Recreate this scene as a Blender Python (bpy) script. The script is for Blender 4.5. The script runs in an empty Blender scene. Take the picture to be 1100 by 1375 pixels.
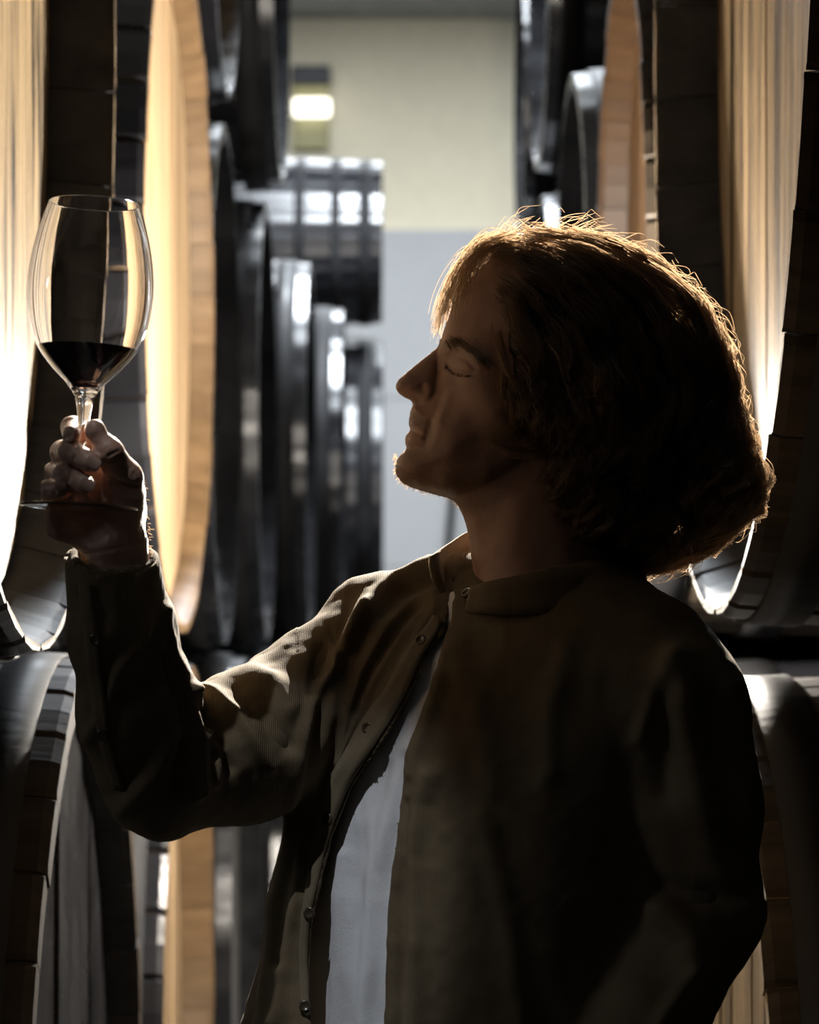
import bpy, bmesh, math, random
import numpy as np
from mathutils import Vector, Matrix

# ---------------------------------------------------------------- camera, world, light, exposure
SC = bpy.context.scene
FPX = 85.0 / 24.0 * 1100.0          # focal length in pixels of the 1100 x 1375 frame
VX, VY = 535.0, 850.0               # where the aisle's vanishing point and horizon lie
CZ = 1.50                           # eye height of the camera
D0 = 2.85                           # distance of the man's head
S = D0 / FPX                        # metres per pixel at that distance

cam = bpy.data.cameras.new('camera')
cam.sensor_fit = 'HORIZONTAL'; cam.sensor_width = 24.0; cam.lens = 85.0
cam.shift_x = (550 - VX) / 1100.0
cam.shift_y = (VY - 687.5) / 1100.0
cam.clip_start = 0.05; cam.clip_end = 100
cam.dof.use_dof = True; cam.dof.focus_distance = 2.84; cam.dof.aperture_fstop = 6.0
camo = bpy.data.objects.new('camera', cam)
SC.collection.objects.link(camo)
camo.location = (0, 0, CZ); camo.rotation_euler = (math.pi / 2, 0, 0)
SC.camera = camo

wd = bpy.data.worlds.new('world'); SC.world = wd; wd.use_nodes = True
wd.node_tree.nodes['Background'].inputs[0].default_value = (0.55, 0.6, 0.7, 1)
wd.node_tree.nodes['Background'].inputs[1].default_value = 0.004
SC.view_settings.view_transform = 'Standard'; SC.view_settings.look = 'None'
SC.view_settings.gamma = 1.0; SC.view_settings.exposure = 0.0
SC.view_settings.use_curve_mapping = False

def light(name, kind, loc, target, energy, color, **kw):
    l = bpy.data.lights.new(name, kind); l.energy = energy; l.color = color
    for k, v in kw.items(): setattr(l, k, v)
    o = bpy.data.objects.new(name, l); SC.collection.objects.link(o)
    o.location = loc
    o.rotation_euler = (Vector(target) - Vector(loc)).to_track_quat('-Z', 'Y').to_euler()
    return o

LAMP = Vector((0.28, 4.62, 1.72))    # bare bulb on a stand behind the man (the bulb mesh itself gives the light)
LAMP_W = 270.0
LAMP_R = 0.04
LAMP_COL = (1.0, 0.92, 0.81)
# ceiling lights over the far end of the aisle, cool white
light('ceiling_light_far', 'AREA', (0.1, 13.2, 4.78), (0.1, 13.6, 0), 250.0, (0.86, 0.93, 1.0), shape='RECTANGLE', size=3.2, size_y=0.5)
light('ceiling_light_mid', 'AREA', (0.0, 9.4, 4.78), (0.0, 9.4, 0), 460.0, (0.86, 0.93, 1.0), shape='RECTANGLE', size=0.5, size_y=1.6)
# dim daylight from an opening on the left, in front of the cask rows
light('side_window_daylight', 'AREA', (-5.9, 1.8, 3.0), (0.0, 2.75, 1.25), 28.0, (0.84, 0.91, 1.0), shape='RECTANGLE', size=1.1, size_y=1.1)

# added narrow spotlight, no known fixture, to brighten his shirt front
SPOT = Vector((-1.02, 1.20, 4.55)); SPOT_T = Vector((-0.075, 2.72, 1.33))
light('added_shirt_spot', 'SPOT', SPOT, SPOT_T, 245.0, (0.88, 0.93, 1.0), spot_size=math.radians(4.4), spot_blend=0.7, shadow_soft_size=0.02)

# second added spotlight behind him, to strengthen rims on hair, shoulders and hand
SPOT2 = Vector((0.46, 7.45, 4.62)); SPOT2_T = Vector((0.03, 2.80, 1.62))
light('added_rim_spot', 'SPOT', SPOT2, SPOT2_T, 9500.0, (1.0, 0.90, 0.76), spot_size=math.radians(13.0), spot_blend=0.6, shadow_soft_size=0.03)

# ---------------------------------------------------------------- helpers
COL = SC.collection
rng = np.random.default_rng(7)
random.seed(7)

def W3(u, v, w=0.0):
    """pixel-unit space (u right, v down, w away, all measured at D0) to metres"""
    return ((u - VX) * S, D0 + w * S, CZ + (VY - v) * S)

def Q(px, py, w=0.0):
    """photo pixel + depth offset w (pixel units at D0) -> pixel-unit space"""
    k = (D0 + w * S) / D0
    return (VX + (px - VX) * k, VY + (py - VY) * k, w)

def tag(o, label=None, cat=None, group=None, kind=None):
    if label: o['label'] = label
    if cat: o['category'] = cat
    if group: o['group'] = group
    if kind: o['kind'] = kind
    return o

def empty(name, loc=(0, 0, 0)):
    o = bpy.data.objects.new(name, None); COL.objects.link(o); o.location = loc
    o.empty_display_size = 0.1
    return o

def link(name, me, mat=None, parent=None, smooth=True):
    o = bpy.data.objects.new(name, me); COL.objects.link(o)
    if mat is not None and not me.materials:
        for m in (mat if isinstance(mat, (list, tuple)) else [mat]): me.materials.append(m)
    if parent is not None: o.parent = parent
    if smooth and len(me.polygons):
        me.polygons.foreach_set('use_smooth', np.ones(len(me.polygons), dtype=bool))
    return o

def mesh_np(name, V, F):
    """V (n,3) array, F (m,k) array of polygons with k corners"""
    me = bpy.data.meshes.new(name)
    V = np.asarray(V, dtype=np.float32); F = np.asarray(F, dtype=np.int32)
    n, k = F.shape
    me.vertices.add(len(V)); me.vertices.foreach_set('co', V.ravel())
    me.loops.add(n * k); me.loops.foreach_set('vertex_index', F.ravel())
    me.polygons.add(n)
    me.polygons.foreach_set('loop_start', np.arange(0, n * k, k, dtype=np.int32))
    me.polygons.foreach_set('loop_total', np.full(n, k, dtype=np.int32))
    me.update(calc_edges=True); me.validate()
    return me

def mesh_py(name, V, F):
    me = bpy.data.meshes.new(name); me.from_pydata([tuple(map(float, v)) for v in V], [], F); me.update()
    return me

def fix_normals(me):
    bm = bmesh.new(); bm.from_mesh(me); bmesh.ops.recalc_face_normals(bm, faces=bm.faces[:]); bm.to_mesh(me); bm.free()
    return me

def box_mesh(name, lo, hi, bevel=0.0):
    bm = bmesh.new()
    bmesh.ops.create_cube(bm, size=1.0)
    lo = Vector(lo); hi = Vector(hi)
    for v in bm.verts:
        v.co = Vector([lo[i] + (v.co[i] + 0.5) * (hi[i] - lo[i]) for i in range(3)])
    if bevel > 0:
        bmesh.ops.bevel(bm, geom=bm.edges[:], offset=bevel, segments=2, affect='EDGES', profile=0.7)
    me = bpy.data.meshes.new(name); bm.to_mesh(me); bm.free()
    return me

def lathe(name, prof, n=64, axis='Z', cap=True):
    """prof: list of (r, h); revolve about axis, closed ends where r == 0"""
    V = []; F = []
    for r, h in prof:
        for i in range(n):
            a = 2 * math.pi * i / n
            V.append((r * math.cos(a), r * math.sin(a), h))
    m = len(prof)
    for j in range(m - 1):
        for i in range(n):
            F.append((j * n + i, j * n + (i + 1) % n, (j + 1) * n + (i + 1) % n, (j + 1) * n + i))
    me = mesh_py(name, V, F)
    bm = bmesh.new(); bm.from_mesh(me)
    bmesh.ops.remove_doubles(bm, verts=bm.verts[:], dist=1e-6)
    bmesh.ops.recalc_face_normals(bm, faces=bm.faces[:])
    bm.to_mesh(me); bm.free()
    return me

def tube(name, pts, rad, n=8):
    pts = [Vector(p) for p in pts]; V = []; F = []
    rr = rad if isinstance(rad, (list, tuple)) else [rad] * len(pts)
    up = Vector((0.13, 0.21, 0.97)); prev = None
    for i, p in enumerate(pts):
        t = (pts[min(i + 1, len(pts) - 1)] - pts[max(i - 1, 0)]).normalized()
        a = t.cross(up)
        if a.length < 1e-4: a = t.cross(Vector((1, 0, 0)))
        a.normalize(); b = t.cross(a)
        if prev is not None and a.dot(prev) < 0: a = -a; b = -b
        prev = a
        for k in range(n):
            q = 2 * math.pi * k / n
            V.append(p + rr[i] * (a * math.cos(q) + b * math.sin(q)))
    for i in range(len(pts) - 1):
        for k in range(n):
            F.append((i * n + k, i * n + (k + 1) % n, (i + 1) * n + (k + 1) % n, (i + 1) * n + k))
    F.append(tuple(range(n))[::-1]); F.append(tuple((len(pts) - 1) * n + k for k in range(n)))
    return fix_normals(mesh_py(name, V, F))

# ---------------------------------------------------------------- implicit surfaces
def surface_nets(F, origin, step):
    neg = F < 0
    nx, ny, nz = F.shape
    c = np.zeros((nx - 1, ny - 1, nz - 1), dtype=np.uint8)
    offs = [(i, j, k) for i in (0, 1) for j in (0, 1) for k in (0, 1)]
    for (i, j, k) in offs:
        c += neg[i:nx - 1 + i, j:ny - 1 + j, k:nz - 1 + k]
    act = (c > 0) & (c < 8)
    ids = np.argwhere(act)
    n = len(ids)
    vid = np.full(act.shape, -1, dtype=np.int32)
    vid[act] = np.arange(n, dtype=np.int32)
    vals = np.stack([F[ids[:, 0] + i, ids[:, 1] + j, ids[:, 2] + k] for (i, j, k) in offs], 1).astype(np.float64)
    P = np.array(offs, dtype=np.float64)
    acc = np.zeros((n, 3)); cnt = np.zeros(n)
    for a in range(8):
        for b in range(a + 1, 8):
            if np.abs(P[a] - P[b]).sum() != 1: continue
            va, vb = vals[:, a], vals[:, b]
            s = (va < 0) != (vb < 0)
            t = np.where(s, va / np.where(s, va - vb, 1.0), 0)
            acc += s[:, None] * (P[a] + t[:, None] * (P[b] - P[a])); cnt += s
    V = (ids + acc / cnt[:, None]) * step + np.asarray(origin)
    faces = []
    for ax in range(3):
        sl0 = [slice(None)] * 3; sl1 = [slice(None)] * 3
        sl0[ax] = slice(0, -1); sl1[ax] = slice(1, None)
        e = neg[tuple(sl0)] != neg[tuple(sl1)]
        b1, b2 = [(1, 2), (2, 0), (0, 1)][ax]
        q = np.argwhere(e)
        ok = (q[:, b1] > 0) & (q[:, b2] > 0) & (q[:, b1] < F.shape[b1] - 1) & (q[:, b2] < F.shape[b2] - 1)
        q = q[ok]
        def cell(d1, d2):
            z = q.copy(); z[:, b1] -= d1; z[:, b2] -= d2
            return vid[z[:, 0], z[:, 1], z[:, 2]]
        quad = np.stack([cell(1, 1), cell(0, 1), cell(0, 0), cell(1, 0)], 1)
        fl = ~neg[q[:, 0], q[:, 1], q[:, 2]]
        quad[fl] = quad[fl][:, ::-1]
        faces.append(quad)
    return V, np.concatenate(faces, 0)

def lap_smooth(V, F, it=2, lam=0.5):
    e = np.concatenate([F[:, [0, 1]], F[:, [1, 2]], F[:, [2, 3]], F[:, [3, 0]]], 0)
    a, b = e[:, 0], e[:, 1]; n = len(V)
    deg = np.bincount(a, minlength=n) + np.bincount(b, minlength=n)
    for _ in range(it):
        A = np.zeros_like(V)
        for k in range(3):
            A[:, k] = np.bincount(a, V[b, k], n) + np.bincount(b, V[a, k], n)
        V = V + lam * (A / np.maximum(deg, 1)[:, None] - V)
    return V

def vnormals(V, F):
    n = np.cross(V[F[:, 2]] - V[F[:, 0]], V[F[:, 3]] - V[F[:, 1]])
    N = np.zeros_like(V)
    for c in range(4):
        for k in range(3):
            N[:, k] += np.bincount(F[:, c], n[:, k], len(V))
    return N / np.maximum(np.linalg.norm(N, axis=1), 1e-9)[:, None]

def to_world(V):
    return np.stack([(V[:, 0] - VX) * S, D0 + V[:, 2] * S, CZ + (VY - V[:, 1]) * S], 1)

def net_mesh(name, F, origin, step, smooth=2, post=None):
    """F on a grid over (u, v, w); returns a mesh in metres"""
    V, Q4 = surface_nets(F, origin, step)
    V = lap_smooth(V, Q4, smooth)
    if post is not None: V = post(V, Q4)
    # (u,v,w)->(x,-z,y) is a proper rotation up to scale, so the winding is kept
    return mesh_np(name, to_world(V), Q4), V, Q4

def grid(lo, hi, step):
    ax = [np.arange(lo[i], hi[i] + step, step, dtype=np.float32) for i in range(3)]
    return ax[0][:, None, None], ax[1][None, :, None], ax[2][None, None, :]

def smin(a, b, k):
    h = np.maximum(k - np.abs(a - b), 0) / k
    return np.minimum(a, b) - h * h * k * 0.25
def smax(a, b, k): return -smin(-a, -b, k)

def rcone(g, a, b, r1, r2):
    """distance to a tapered capsule; g = grid axes"""
    U, Vv, Wd = g
    ax, ay, az = a; bx, by, bz = b
    dx, dy, dz = bx - ax, by - ay, bz - az
    L2 = dx * dx + dy * dy + dz * dz + 1e-9
    t = np.clip(((U - ax) * dx + (Vv - ay) * dy + (Wd - az) * dz) / L2, 0, 1)
    d = np.sqrt((U - ax - t * dx) ** 2 + (Vv - ay - t * dy) ** 2 + (Wd - az - t * dz) ** 2)
    return d - (r1 + (r2 - r1) * t)

def ellip(g, c, r, rot=None):
    U, Vv, Wd = g
    x, y, z = U - c[0], Vv - c[1], Wd - c[2]
    if rot:                              # rotation in the image plane, degrees
        a = math.radians(rot); x, y = x * math.cos(a) + y * math.sin(a), -x * math.sin(a) + y * math.cos(a)
    k = np.sqrt((x / r[0]) ** 2 + (y / r[1]) ** 2 + (z / r[2]) ** 2)
    return (k - 1) * min(r)

def poly_sd(X, Y, poly):
    """signed distance (positive inside) to a closed polygon, on 2-D arrays"""
    P = np.array(poly, dtype=np.float64); d = np.full(X.shape, 1e9); ins = np.zeros(X.shape, bool)
    for i in range(len(P)):
        a = P[i]; b = P[(i + 1) % len(P)]; e = b - a
        t = np.clip(((X - a[0]) * e[0] + (Y - a[1]) * e[1]) / (e @ e + 1e-12), 0, 1)
        d = np.minimum(d, (X - a[0] - t * e[0]) ** 2 + (Y - a[1] - t * e[1]) ** 2)
        c = (a[1] > Y) != (b[1] > Y)
        with np.errstate(divide='ignore', invalid='ignore'):
            xx = a[0] + (Y - a[1]) * e[0] / (e[1] if abs(e[1]) > 1e-12 else 1e-12)
        ins ^= c & (X < xx)
    d = np.sqrt(d)
    return np.where(ins, d, -d)

def line_d(X, Y, pts):
    P = np.array(pts, dtype=np.float64); d = np.full(X.shape, 1e9)
    for i in range(len(P) - 1):
        a = P[i]; e = P[i + 1] - a
        t = np.clip(((X - a[0]) * e[0] + (Y - a[1]) * e[1]) / (e @ e + 1e-12), 0, 1)
        d = np.minimum(d, (X - a[0] - t * e[0]) ** 2 + (Y - a[1] - t * e[1]) ** 2)
    return np.sqrt(d)

def crom(pts, n=6, closed=True):
    """Catmull-Rom through the points"""
    P = np.array(pts, dtype=np.float64); m = len(P); out = []
    rngi = range(m) if closed else range(m - 1)
    for i in rngi:
        if closed: p0, p1, p2, p3 = P[(i - 1) % m], P[i], P[(i + 1) % m], P[(i + 2) % m]
        else: p0, p1, p2, p3 = P[max(i - 1, 0)], P[i], P[i + 1], P[min(i + 2, m - 1)]
        for k in range(n):
            t = k / n
            out.append(0.5 * ((2 * p1) + (-p0 + p2) * t + (2 * p0 - 5 * p1 + 4 * p2 - p3) * t * t + (-p0 + 3 * p1 - 3 * p2 + p3) * t ** 3))
    if not closed: out.append(P[-1])
    return np.array(out)

def shepard(X, Y, ctrl, p=3):
    C = np.array(ctrl, dtype=np.float64); num = [0.0] * (C.shape[1] - 2); den = 0.0
    for c in C:
        wgt = 1.0 / (((X - c[0]) ** 2 + (Y - c[1]) ** 2) ** (p / 2) + 1e-3)
        den = den + wgt
        for k in range(C.shape[1] - 2): num[k] = num[k] + wgt * c[2 + k]
    return [q / den for q in num]

def dome(sd, Wd, L):
    t = np.clip(sd / L, 0, 1)
    return np.where(sd > 0, Wd * np.sqrt(np.maximum(1 - (1 - t) ** 2, 0)), sd * 1.0)

def gbump(X, Y, u, v, su, sv, rot=0):
    a = math.radians(rot); x = X - u; y = Y - v
    x, y = x * math.cos(a) + y * math.sin(a), -x * math.sin(a) + y * math.cos(a)
    return np.exp(-0.5 * ((x / su) ** 2 + (y / sv) ** 2))

def vnoise(P, seed=0):
    """smooth value noise on (n,3) points, roughly -1..1"""
    P = np.asarray(P, dtype=np.float64); i = np.floor(P).astype(np.int64); f = P - i; f = f * f * (3 - 2 * f)
    def hsh(a, b, c):
        n = (a * 374761393 + b * 668265263 + c * 2147483647 + seed * 1274126177) & 0xffffffff
        n = ((n ^ (n >> 13)) * 1274126177) & 0xffffffff
        return ((n ^ (n >> 16)) & 0xffff) / 32767.5 - 1.0
    r = 0
    for dx in (0, 1):
        for dy in (0, 1):
            for dz in (0, 1):
                wgt = (f[:, 0] if dx else 1 - f[:, 0]) * (f[:, 1] if dy else 1 - f[:, 1]) * (f[:, 2] if dz else 1 - f[:, 2])
                r = r + wgt * hsh(i[:, 0] + dx, i[:, 1] + dy, i[:, 2] + dz)
    return r

# ---------------------------------------------------------------- materials
def new_mat(name):
    m = bpy.data.materials.new(name); m.use_nodes = True
    nt = m.node_tree; b = nt.nodes['Principled BSDF']
    return m, nt, b

def nd(nt, typ, **kw):
    n = nt.nodes.new(typ)
    for k, v in kw.items():
        if k in n.inputs: n.inputs[k].default_value = v
        else: setattr(n, k, v)
    return n

def ramp(nt, stops):
    r = nt.nodes.new('ShaderNodeValToRGB')
    el = r.color_ramp.elements
    while len(el) < len(stops): el.new(0.5)
    for e, (p, c) in zip(el, stops):
        e.position = p; e.color = (c[0], c[1], c[2], 1) if hasattr(c, '__len__') else (c, c, c, 1)
    return r

def coords(nt, scale=(1, 1, 1), per_object=True):
    tc = nt.nodes.new('ShaderNodeTexCoord'); mp = nt.nodes.new('ShaderNodeMapping')
    mp.inputs['Scale'].default_value = scale
    nt.links.new(tc.outputs['Object'], mp.inputs['Vector'])
    if per_object:
        oi = nt.nodes.new('ShaderNodeObjectInfo'); ml = nd(nt, 'ShaderNodeVectorMath', operation='SCALE')
        cb = nt.nodes.new('ShaderNodeCombineXYZ')
        for k in range(3): nt.links.new(oi.outputs['Random'], cb.inputs[k])
        nt.links.new(cb.outputs[0], ml.inputs[0]); ml.inputs['Scale'].default_value = 37.0
        nt.links.new(ml.outputs[0], mp.inputs['Location'])
    return mp

def bump(nt, b, height, strength, dist=0.01):
    bp = nd(nt, 'ShaderNodeBump'); bp.inputs['Strength'].default_value = strength; bp.inputs['Distance'].default_value = dist
    nt.links.new(height, bp.inputs['Height']); nt.links.new(bp.outputs[0], b.inputs['Normal'])
    return bp

def wood(name, dark, light_, rough=0.6, grain=(2, 2, 40), bstr=0.5, bdist=0.004, spec=0.35, stops=(0.32, 0.5, 0.68)):
    """grain: large numbers across the fibres, small number along them"""
    m, nt, b = new_mat(name)
    mp = coords(nt, grain)
    n1 = nd(nt, 'ShaderNodeTexNoise'); n1.inputs['Scale'].default_value = 1.0; n1.inputs['Detail'].default_value = 7; n1.inputs['Roughness'].default_value = 0.65
    n1.inputs['Distortion'].default_value = 0.4
    nt.links.new(mp.outputs[0], n1.inputs['Vector'])
    r = ramp(nt, [(stops[0], dark), (stops[1], [(a + c) / 2 for a, c in zip(dark, light_)]), (stops[2], light_)])
    nt.links.new(n1.outputs['Fac'], r.inputs[0])
    oi = nt.nodes.new('ShaderNodeObjectInfo')
    hs = nt.nodes.new('ShaderNodeHueSaturation'); mr = nd(nt, 'ShaderNodeMapRange')
    mr.inputs['To Min'].default_value = 0.78; mr.inputs['To Max'].default_value = 1.15
    nt.links.new(oi.outputs['Random'], mr.inputs['Value']); nt.links.new(mr.outputs[0], hs.inputs['Value'])
    nt.links.new(r.outputs[0], hs.inputs['Color']); nt.links.new(hs.outputs[0], b.inputs['Base Color'])
    b.inputs['Roughness'].default_value = rough; b.inputs['Specular IOR Level'].default_value = spec
    bump(nt, b, n1.outputs['Fac'], bstr, bdist)
    return m

def paint(name, col, rough=0.3, scale=38, bstr=0.35, spec=0.5, spots=None):
    m, nt, b = new_mat(name)
    mp = coords(nt, (0.35, 1, 1))
    n1 = nd(nt, 'ShaderNodeTexNoise'); n1.inputs['Scale'].default_value = scale; n1.inputs['Detail'].default_value = 5; n1.inputs['Roughness'].default_value = 0.55
    n2 = nd(nt, 'ShaderNodeTexNoise'); n2.inputs['Scale'].default_value = 5; n2.inputs['Detail'].default_value = 4
    nt.links.new(mp.outputs[0], n1.inputs['Vector']); nt.links.new(mp.outputs[0], n2.inputs['Vector'])
    r = ramp(nt, [(0.35, [c * 0.6 for c in col]), (0.7, [c * 1.5 for c in col])])
    nt.links.new(n2.outputs['Fac'], r.inputs[0]); nt.links.new(r.outputs[0], b.inputs['Base Color'])
    rr = ramp(nt, [(0.3, rough * 0.8), (0.75, min(1, rough * 1.5))]); nt.links.new(n2.outputs['Fac'], rr.inputs[0])
    nt.links.new(rr.outputs[0], b.inputs['Roughness'])
    b.inputs['Specular IOR Level'].default_value = spec
    bump(nt, b, n1.outputs['Fac'], bstr, 0.004)
    return m

def plain(name, col, rough=0.6, metal=0.0, spec=0.5, var=0.12):
    m, nt, b = new_mat(name)
    mp = coords(nt, (1, 1, 1)); n2 = nd(nt, 'ShaderNodeTexNoise'); n2.inputs['Scale'].default_value = 14; n2.inputs['Detail'].default_value = 4
    nt.links.new(mp.outputs[0], n2.inputs['Vector'])
    r = ramp(nt, [(0.3, [c * (1 - var) for c in col]), (0.7, [min(1, c * (1 + var)) for c in col])])
    nt.links.new(n2.outputs['Fac'], r.inputs[0]); nt.links.new(r.outputs[0], b.inputs['Base Color'])
    b.inputs['Roughness'].default_value = rough; b.inputs['Metallic'].default_value = metal
    b.inputs['Specular IOR Level'].default_value = spec
    return m

M = {}
M['black_paint'] = paint('black_barrel_paint', (0.010, 0.010, 0.012), 0.26)
M['black_head'] = paint('black_head_paint', (0.010, 0.010, 0.011), 0.22, 60, 0.6, 0.4)
M['brown_stave'] = wood('brown_stained_stave', (0.018, 0.013, 0.009), (0.050, 0.038, 0.026), 0.6, (4, 30, 30), 0.4, 0.004, 0.15)
M['hoop'] = paint('black_hoop_metal', (0.014, 0.014, 0.015), 0.6, 60, 0.15, 0.2)
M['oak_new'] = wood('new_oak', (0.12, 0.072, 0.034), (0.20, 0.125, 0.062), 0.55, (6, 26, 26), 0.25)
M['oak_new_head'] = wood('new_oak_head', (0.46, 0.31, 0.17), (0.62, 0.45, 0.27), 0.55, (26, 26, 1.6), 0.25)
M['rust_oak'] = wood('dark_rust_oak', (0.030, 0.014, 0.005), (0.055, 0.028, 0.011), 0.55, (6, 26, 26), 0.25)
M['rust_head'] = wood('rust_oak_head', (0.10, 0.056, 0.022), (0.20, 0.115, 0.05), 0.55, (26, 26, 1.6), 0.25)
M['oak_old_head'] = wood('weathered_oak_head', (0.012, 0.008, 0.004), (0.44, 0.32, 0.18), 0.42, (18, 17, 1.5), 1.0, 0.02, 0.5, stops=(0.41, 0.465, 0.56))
M['oak_dark_head'] = wood('dark_oak_head', (0.010, 0.006, 0.003), (0.20, 0.135, 0.068), 0.42, (18, 17, 1.5), 1.0, 0.015, 0.5, stops=(0.40, 0.46, 0.60))
M['grey_wood'] = wood('grey_weathered_wood', (0.012, 0.012, 0.014), (0.045, 0.044, 0.046), 0.6, (10, 16, 16), 0.5)
M['rim_wood'] = wood('worn_oak_rim', (0.20, 0.145, 0.08), (0.42, 0.32, 0.2), 0.6, (12, 20, 20), 0.6)
M['pale_head'] = wood('pale_grey_head', (0.20, 0.19, 0.18), (0.36, 0.345, 0.32), 0.5, (26, 26, 1.6), 0.3)
M['wall'] = plain('cream_plaster', (0.72, 0.65, 0.49), 0.9, 0, 0.2, 0.03)
M['door'] = plain('pale_door_panel', (0.425, 0.425, 0.425), 0.75, 0, 0.3, 0.02)
M['concrete'] = plain('floor_concrete', (0.05, 0.048, 0.045), 0.8, 0, 0.3)
M['ceiling'] = plain('ceiling_grey', (0.34, 0.35, 0.36), 0.9, 0, 0.2)
M['dark_metal'] = plain('dark_metal', (0.02, 0.02, 0.022), 0.4, 0.6)
M['dark_wall'] = plain('dark_stone_wall', (0.045, 0.042, 0.04), 0.9, 0, 0.2)

def emit(name, col, s):
    m = bpy.data.materials.new(name); m.use_nodes = True; nt = m.node_tree
    nt.nodes.remove(nt.nodes['Principled BSDF'])
    e = nt.nodes.new('ShaderNodeEmission'); e.inputs[0].default_value = (*col, 1); e.inputs[1].default_value = s
    nt.links.new(e.outputs[0], nt.nodes['Material Output'].inputs[0])
    return m

# ---------------------------------------------------------------- the cellar
def struct(name, me, mat, parent=None):
    o = link(name, me, mat, parent, smooth=False)
    if parent is None: o['kind'] = 'structure'
    return o

YF = 16.0
CEIL = CZ + 825 * YF / FPX
DOORZ = CZ + 540 * YF / FPX
tag(struct('floor', box_mesh('floor', (-6, -2.5, -0.1), (6, YF + 0.2, 0)), M['concrete']), 'dark concrete cellar floor')
tag(struct('ceiling', box_mesh('ceiling', (-6, -2.5, CEIL), (6, YF + 0.2, CEIL + 0.15)), M['ceiling']), 'grey ceiling above the casks')
tag(struct('wall_back', box_mesh('wall_back', (-6, YF, 0), (6, YF + 0.2, CEIL)), M['wall']), 'cream wall at the far end of the aisle')
tag(struct('wall_left', box_mesh('wall_left', (-6.15, -2.5, 0), (-6, YF + 0.2, CEIL)), M['dark_wall']), 'dark wall behind the left cask row')
tag(struct('wall_right', box_mesh('wall_right', (6, -2.5, 0), (6.15, YF + 0.2, CEIL)), M['dark_wall']), 'dark wall behind the right cask row')
tag(struct('wall_front', box_mesh('wall_front', (-6, -2.65, 0), (6, -2.5, CEIL)), M['dark_wall']), 'dark wall behind the camera')
door = empty('door_1', (0, YF, 0)); tag(door, 'tall pale grey sectional door in the far wall', None, None, 'structure')
npan = 4
for i in range(npan):
    z0 = DOORZ * i / npan + 0.002; z1 = DOORZ * (i + 1) / npan - 0.002
    link('door_panel', box_mesh('door_panel', (-2.2, -0.06, z0), (2.2, -0.01, z1), 0.008), M['door'], door, False)

lum = empty('wall_light', ((420 - VX) * (YF - 0.05) / FPX, YF - 0.02, CZ + (850 - 145) * YF / FPX))
tag(lum, 'small lit wall light with dark housing high on the far cream wall', 'light')
k = YF / FPX
link('housing', box_mesh('housing', (-28 * k, -0.10, 28 * k), (24 * k, 0.0, 52 * k), 0.01), M['dark_metal'], lum, False)
link('lit_tube', box_mesh('lit_tube', (-26 * k, -0.12, -16 * k), (24 * k, -0.05, 8 * k), 0.02), emit('lit_tube', (1.0, 0.97, 0.82), 3.0), lum, False)
link('back_plate', box_mesh('back_plate', (-26 * k, -0.05, -58 * k), (22 * k, 0.0, 28 * k), 0.008), plain('olive_plate', (0.30, 0.27, 0.13), 0.6), lum, False)

hp = []
for t in np.linspace(0, 1, 24):
    px = 618 - 26 * math.sin(t * 1.45); py = 560 + 400 * t
    hp.append(((px - VX) * 15.7 / FPX, 15.82 + 0.02 * math.sin(3 * t), CZ + (850 - py) * 15.7 / FPX))
tag(link('wall_hose', tube('wall_hose', hp, 0.02, 8), M['dark_metal']), 'thin dark hose hanging against the pale far door', 'hose')

def ceiling_lamp(loc, sx, sy, label):
    e = empty('ceiling_lamp', loc); tag(e, label, 'light')
    link('housing', box_mesh('housing', (-sx / 2 - .03, -sy / 2 - .03, 0.02), (sx / 2 + .03, sy / 2 + .03, 0.10), 0.01), M['door'], e, False)
    link('diffuser', box_mesh('diffuser', (-sx / 2, -sy / 2, 0.012), (sx / 2, sy / 2, 0.022)), emit('diffuser', (0.86, 0.93, 1.0), 3.0), e, False)
ceiling_lamp((0.1, 13.2, 4.785), 3.2, 0.5, 'long ceiling lamp across the far end of the aisle')
ceiling_lamp((0.0, 9.4, 4.785), 0.5, 1.6, 'ceiling lamp above the middle of the aisle')

# ---------------------------------------------------------------- casks
def stave_mesh(R, n, length, bil, th, tip):
    xs = [0, -0.012, -0.06, -0.12, -0.25, -0.4, -length / 2]
    xs = xs + [-length - x for x in xs[-2::-1]]
    half = math.pi / n
    V = []; F = []; mats = []
    for x in xs:
        s = (x + length / 2) / (length / 2)
        ro = R + (bil - 1) * R * (1 - s * s)
        d = min(-x, length + x)
        t = tip if d < 0.001 else (tip + (th - tip) * min(1, d / 0.10))
        ch = 0.004 if d < 0.001 else 0.0
        for f, dr in ((-0.985, -0.006), (-0.86, 0), (0, 0.0015), (0.86, 0), (0.985, -0.006)):
            a = half * f; r = ro + dr - ch; V.append((x, r * math.sin(a), r * math.cos(a)))
        for f in (0.985, 0, -0.985):
            a = half * f; r = ro - t + ch; V.append((x, r * math.sin(a), r * math.cos(a)))
    for i in range(len(xs) - 1):
        for k in range(8):
            q = (k + 1) % 8
            F.append((i * 8 + k, i * 8 + q, (i + 1) * 8 + q, (i + 1) * 8 + k)); mats.append(0 if k < 4 else 1)
    F.append(tuple(range(7, -1, -1))); mats.append(2)
    F.append(tuple((len(xs) - 1) * 8 + k for k in range(8))); mats.append(2)
    me = mesh_py('stave', V, F)
    me.polygons.foreach_set('material_index', np.array(mats, dtype=np.int32))
    fix_normals(me)
    return me

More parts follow.
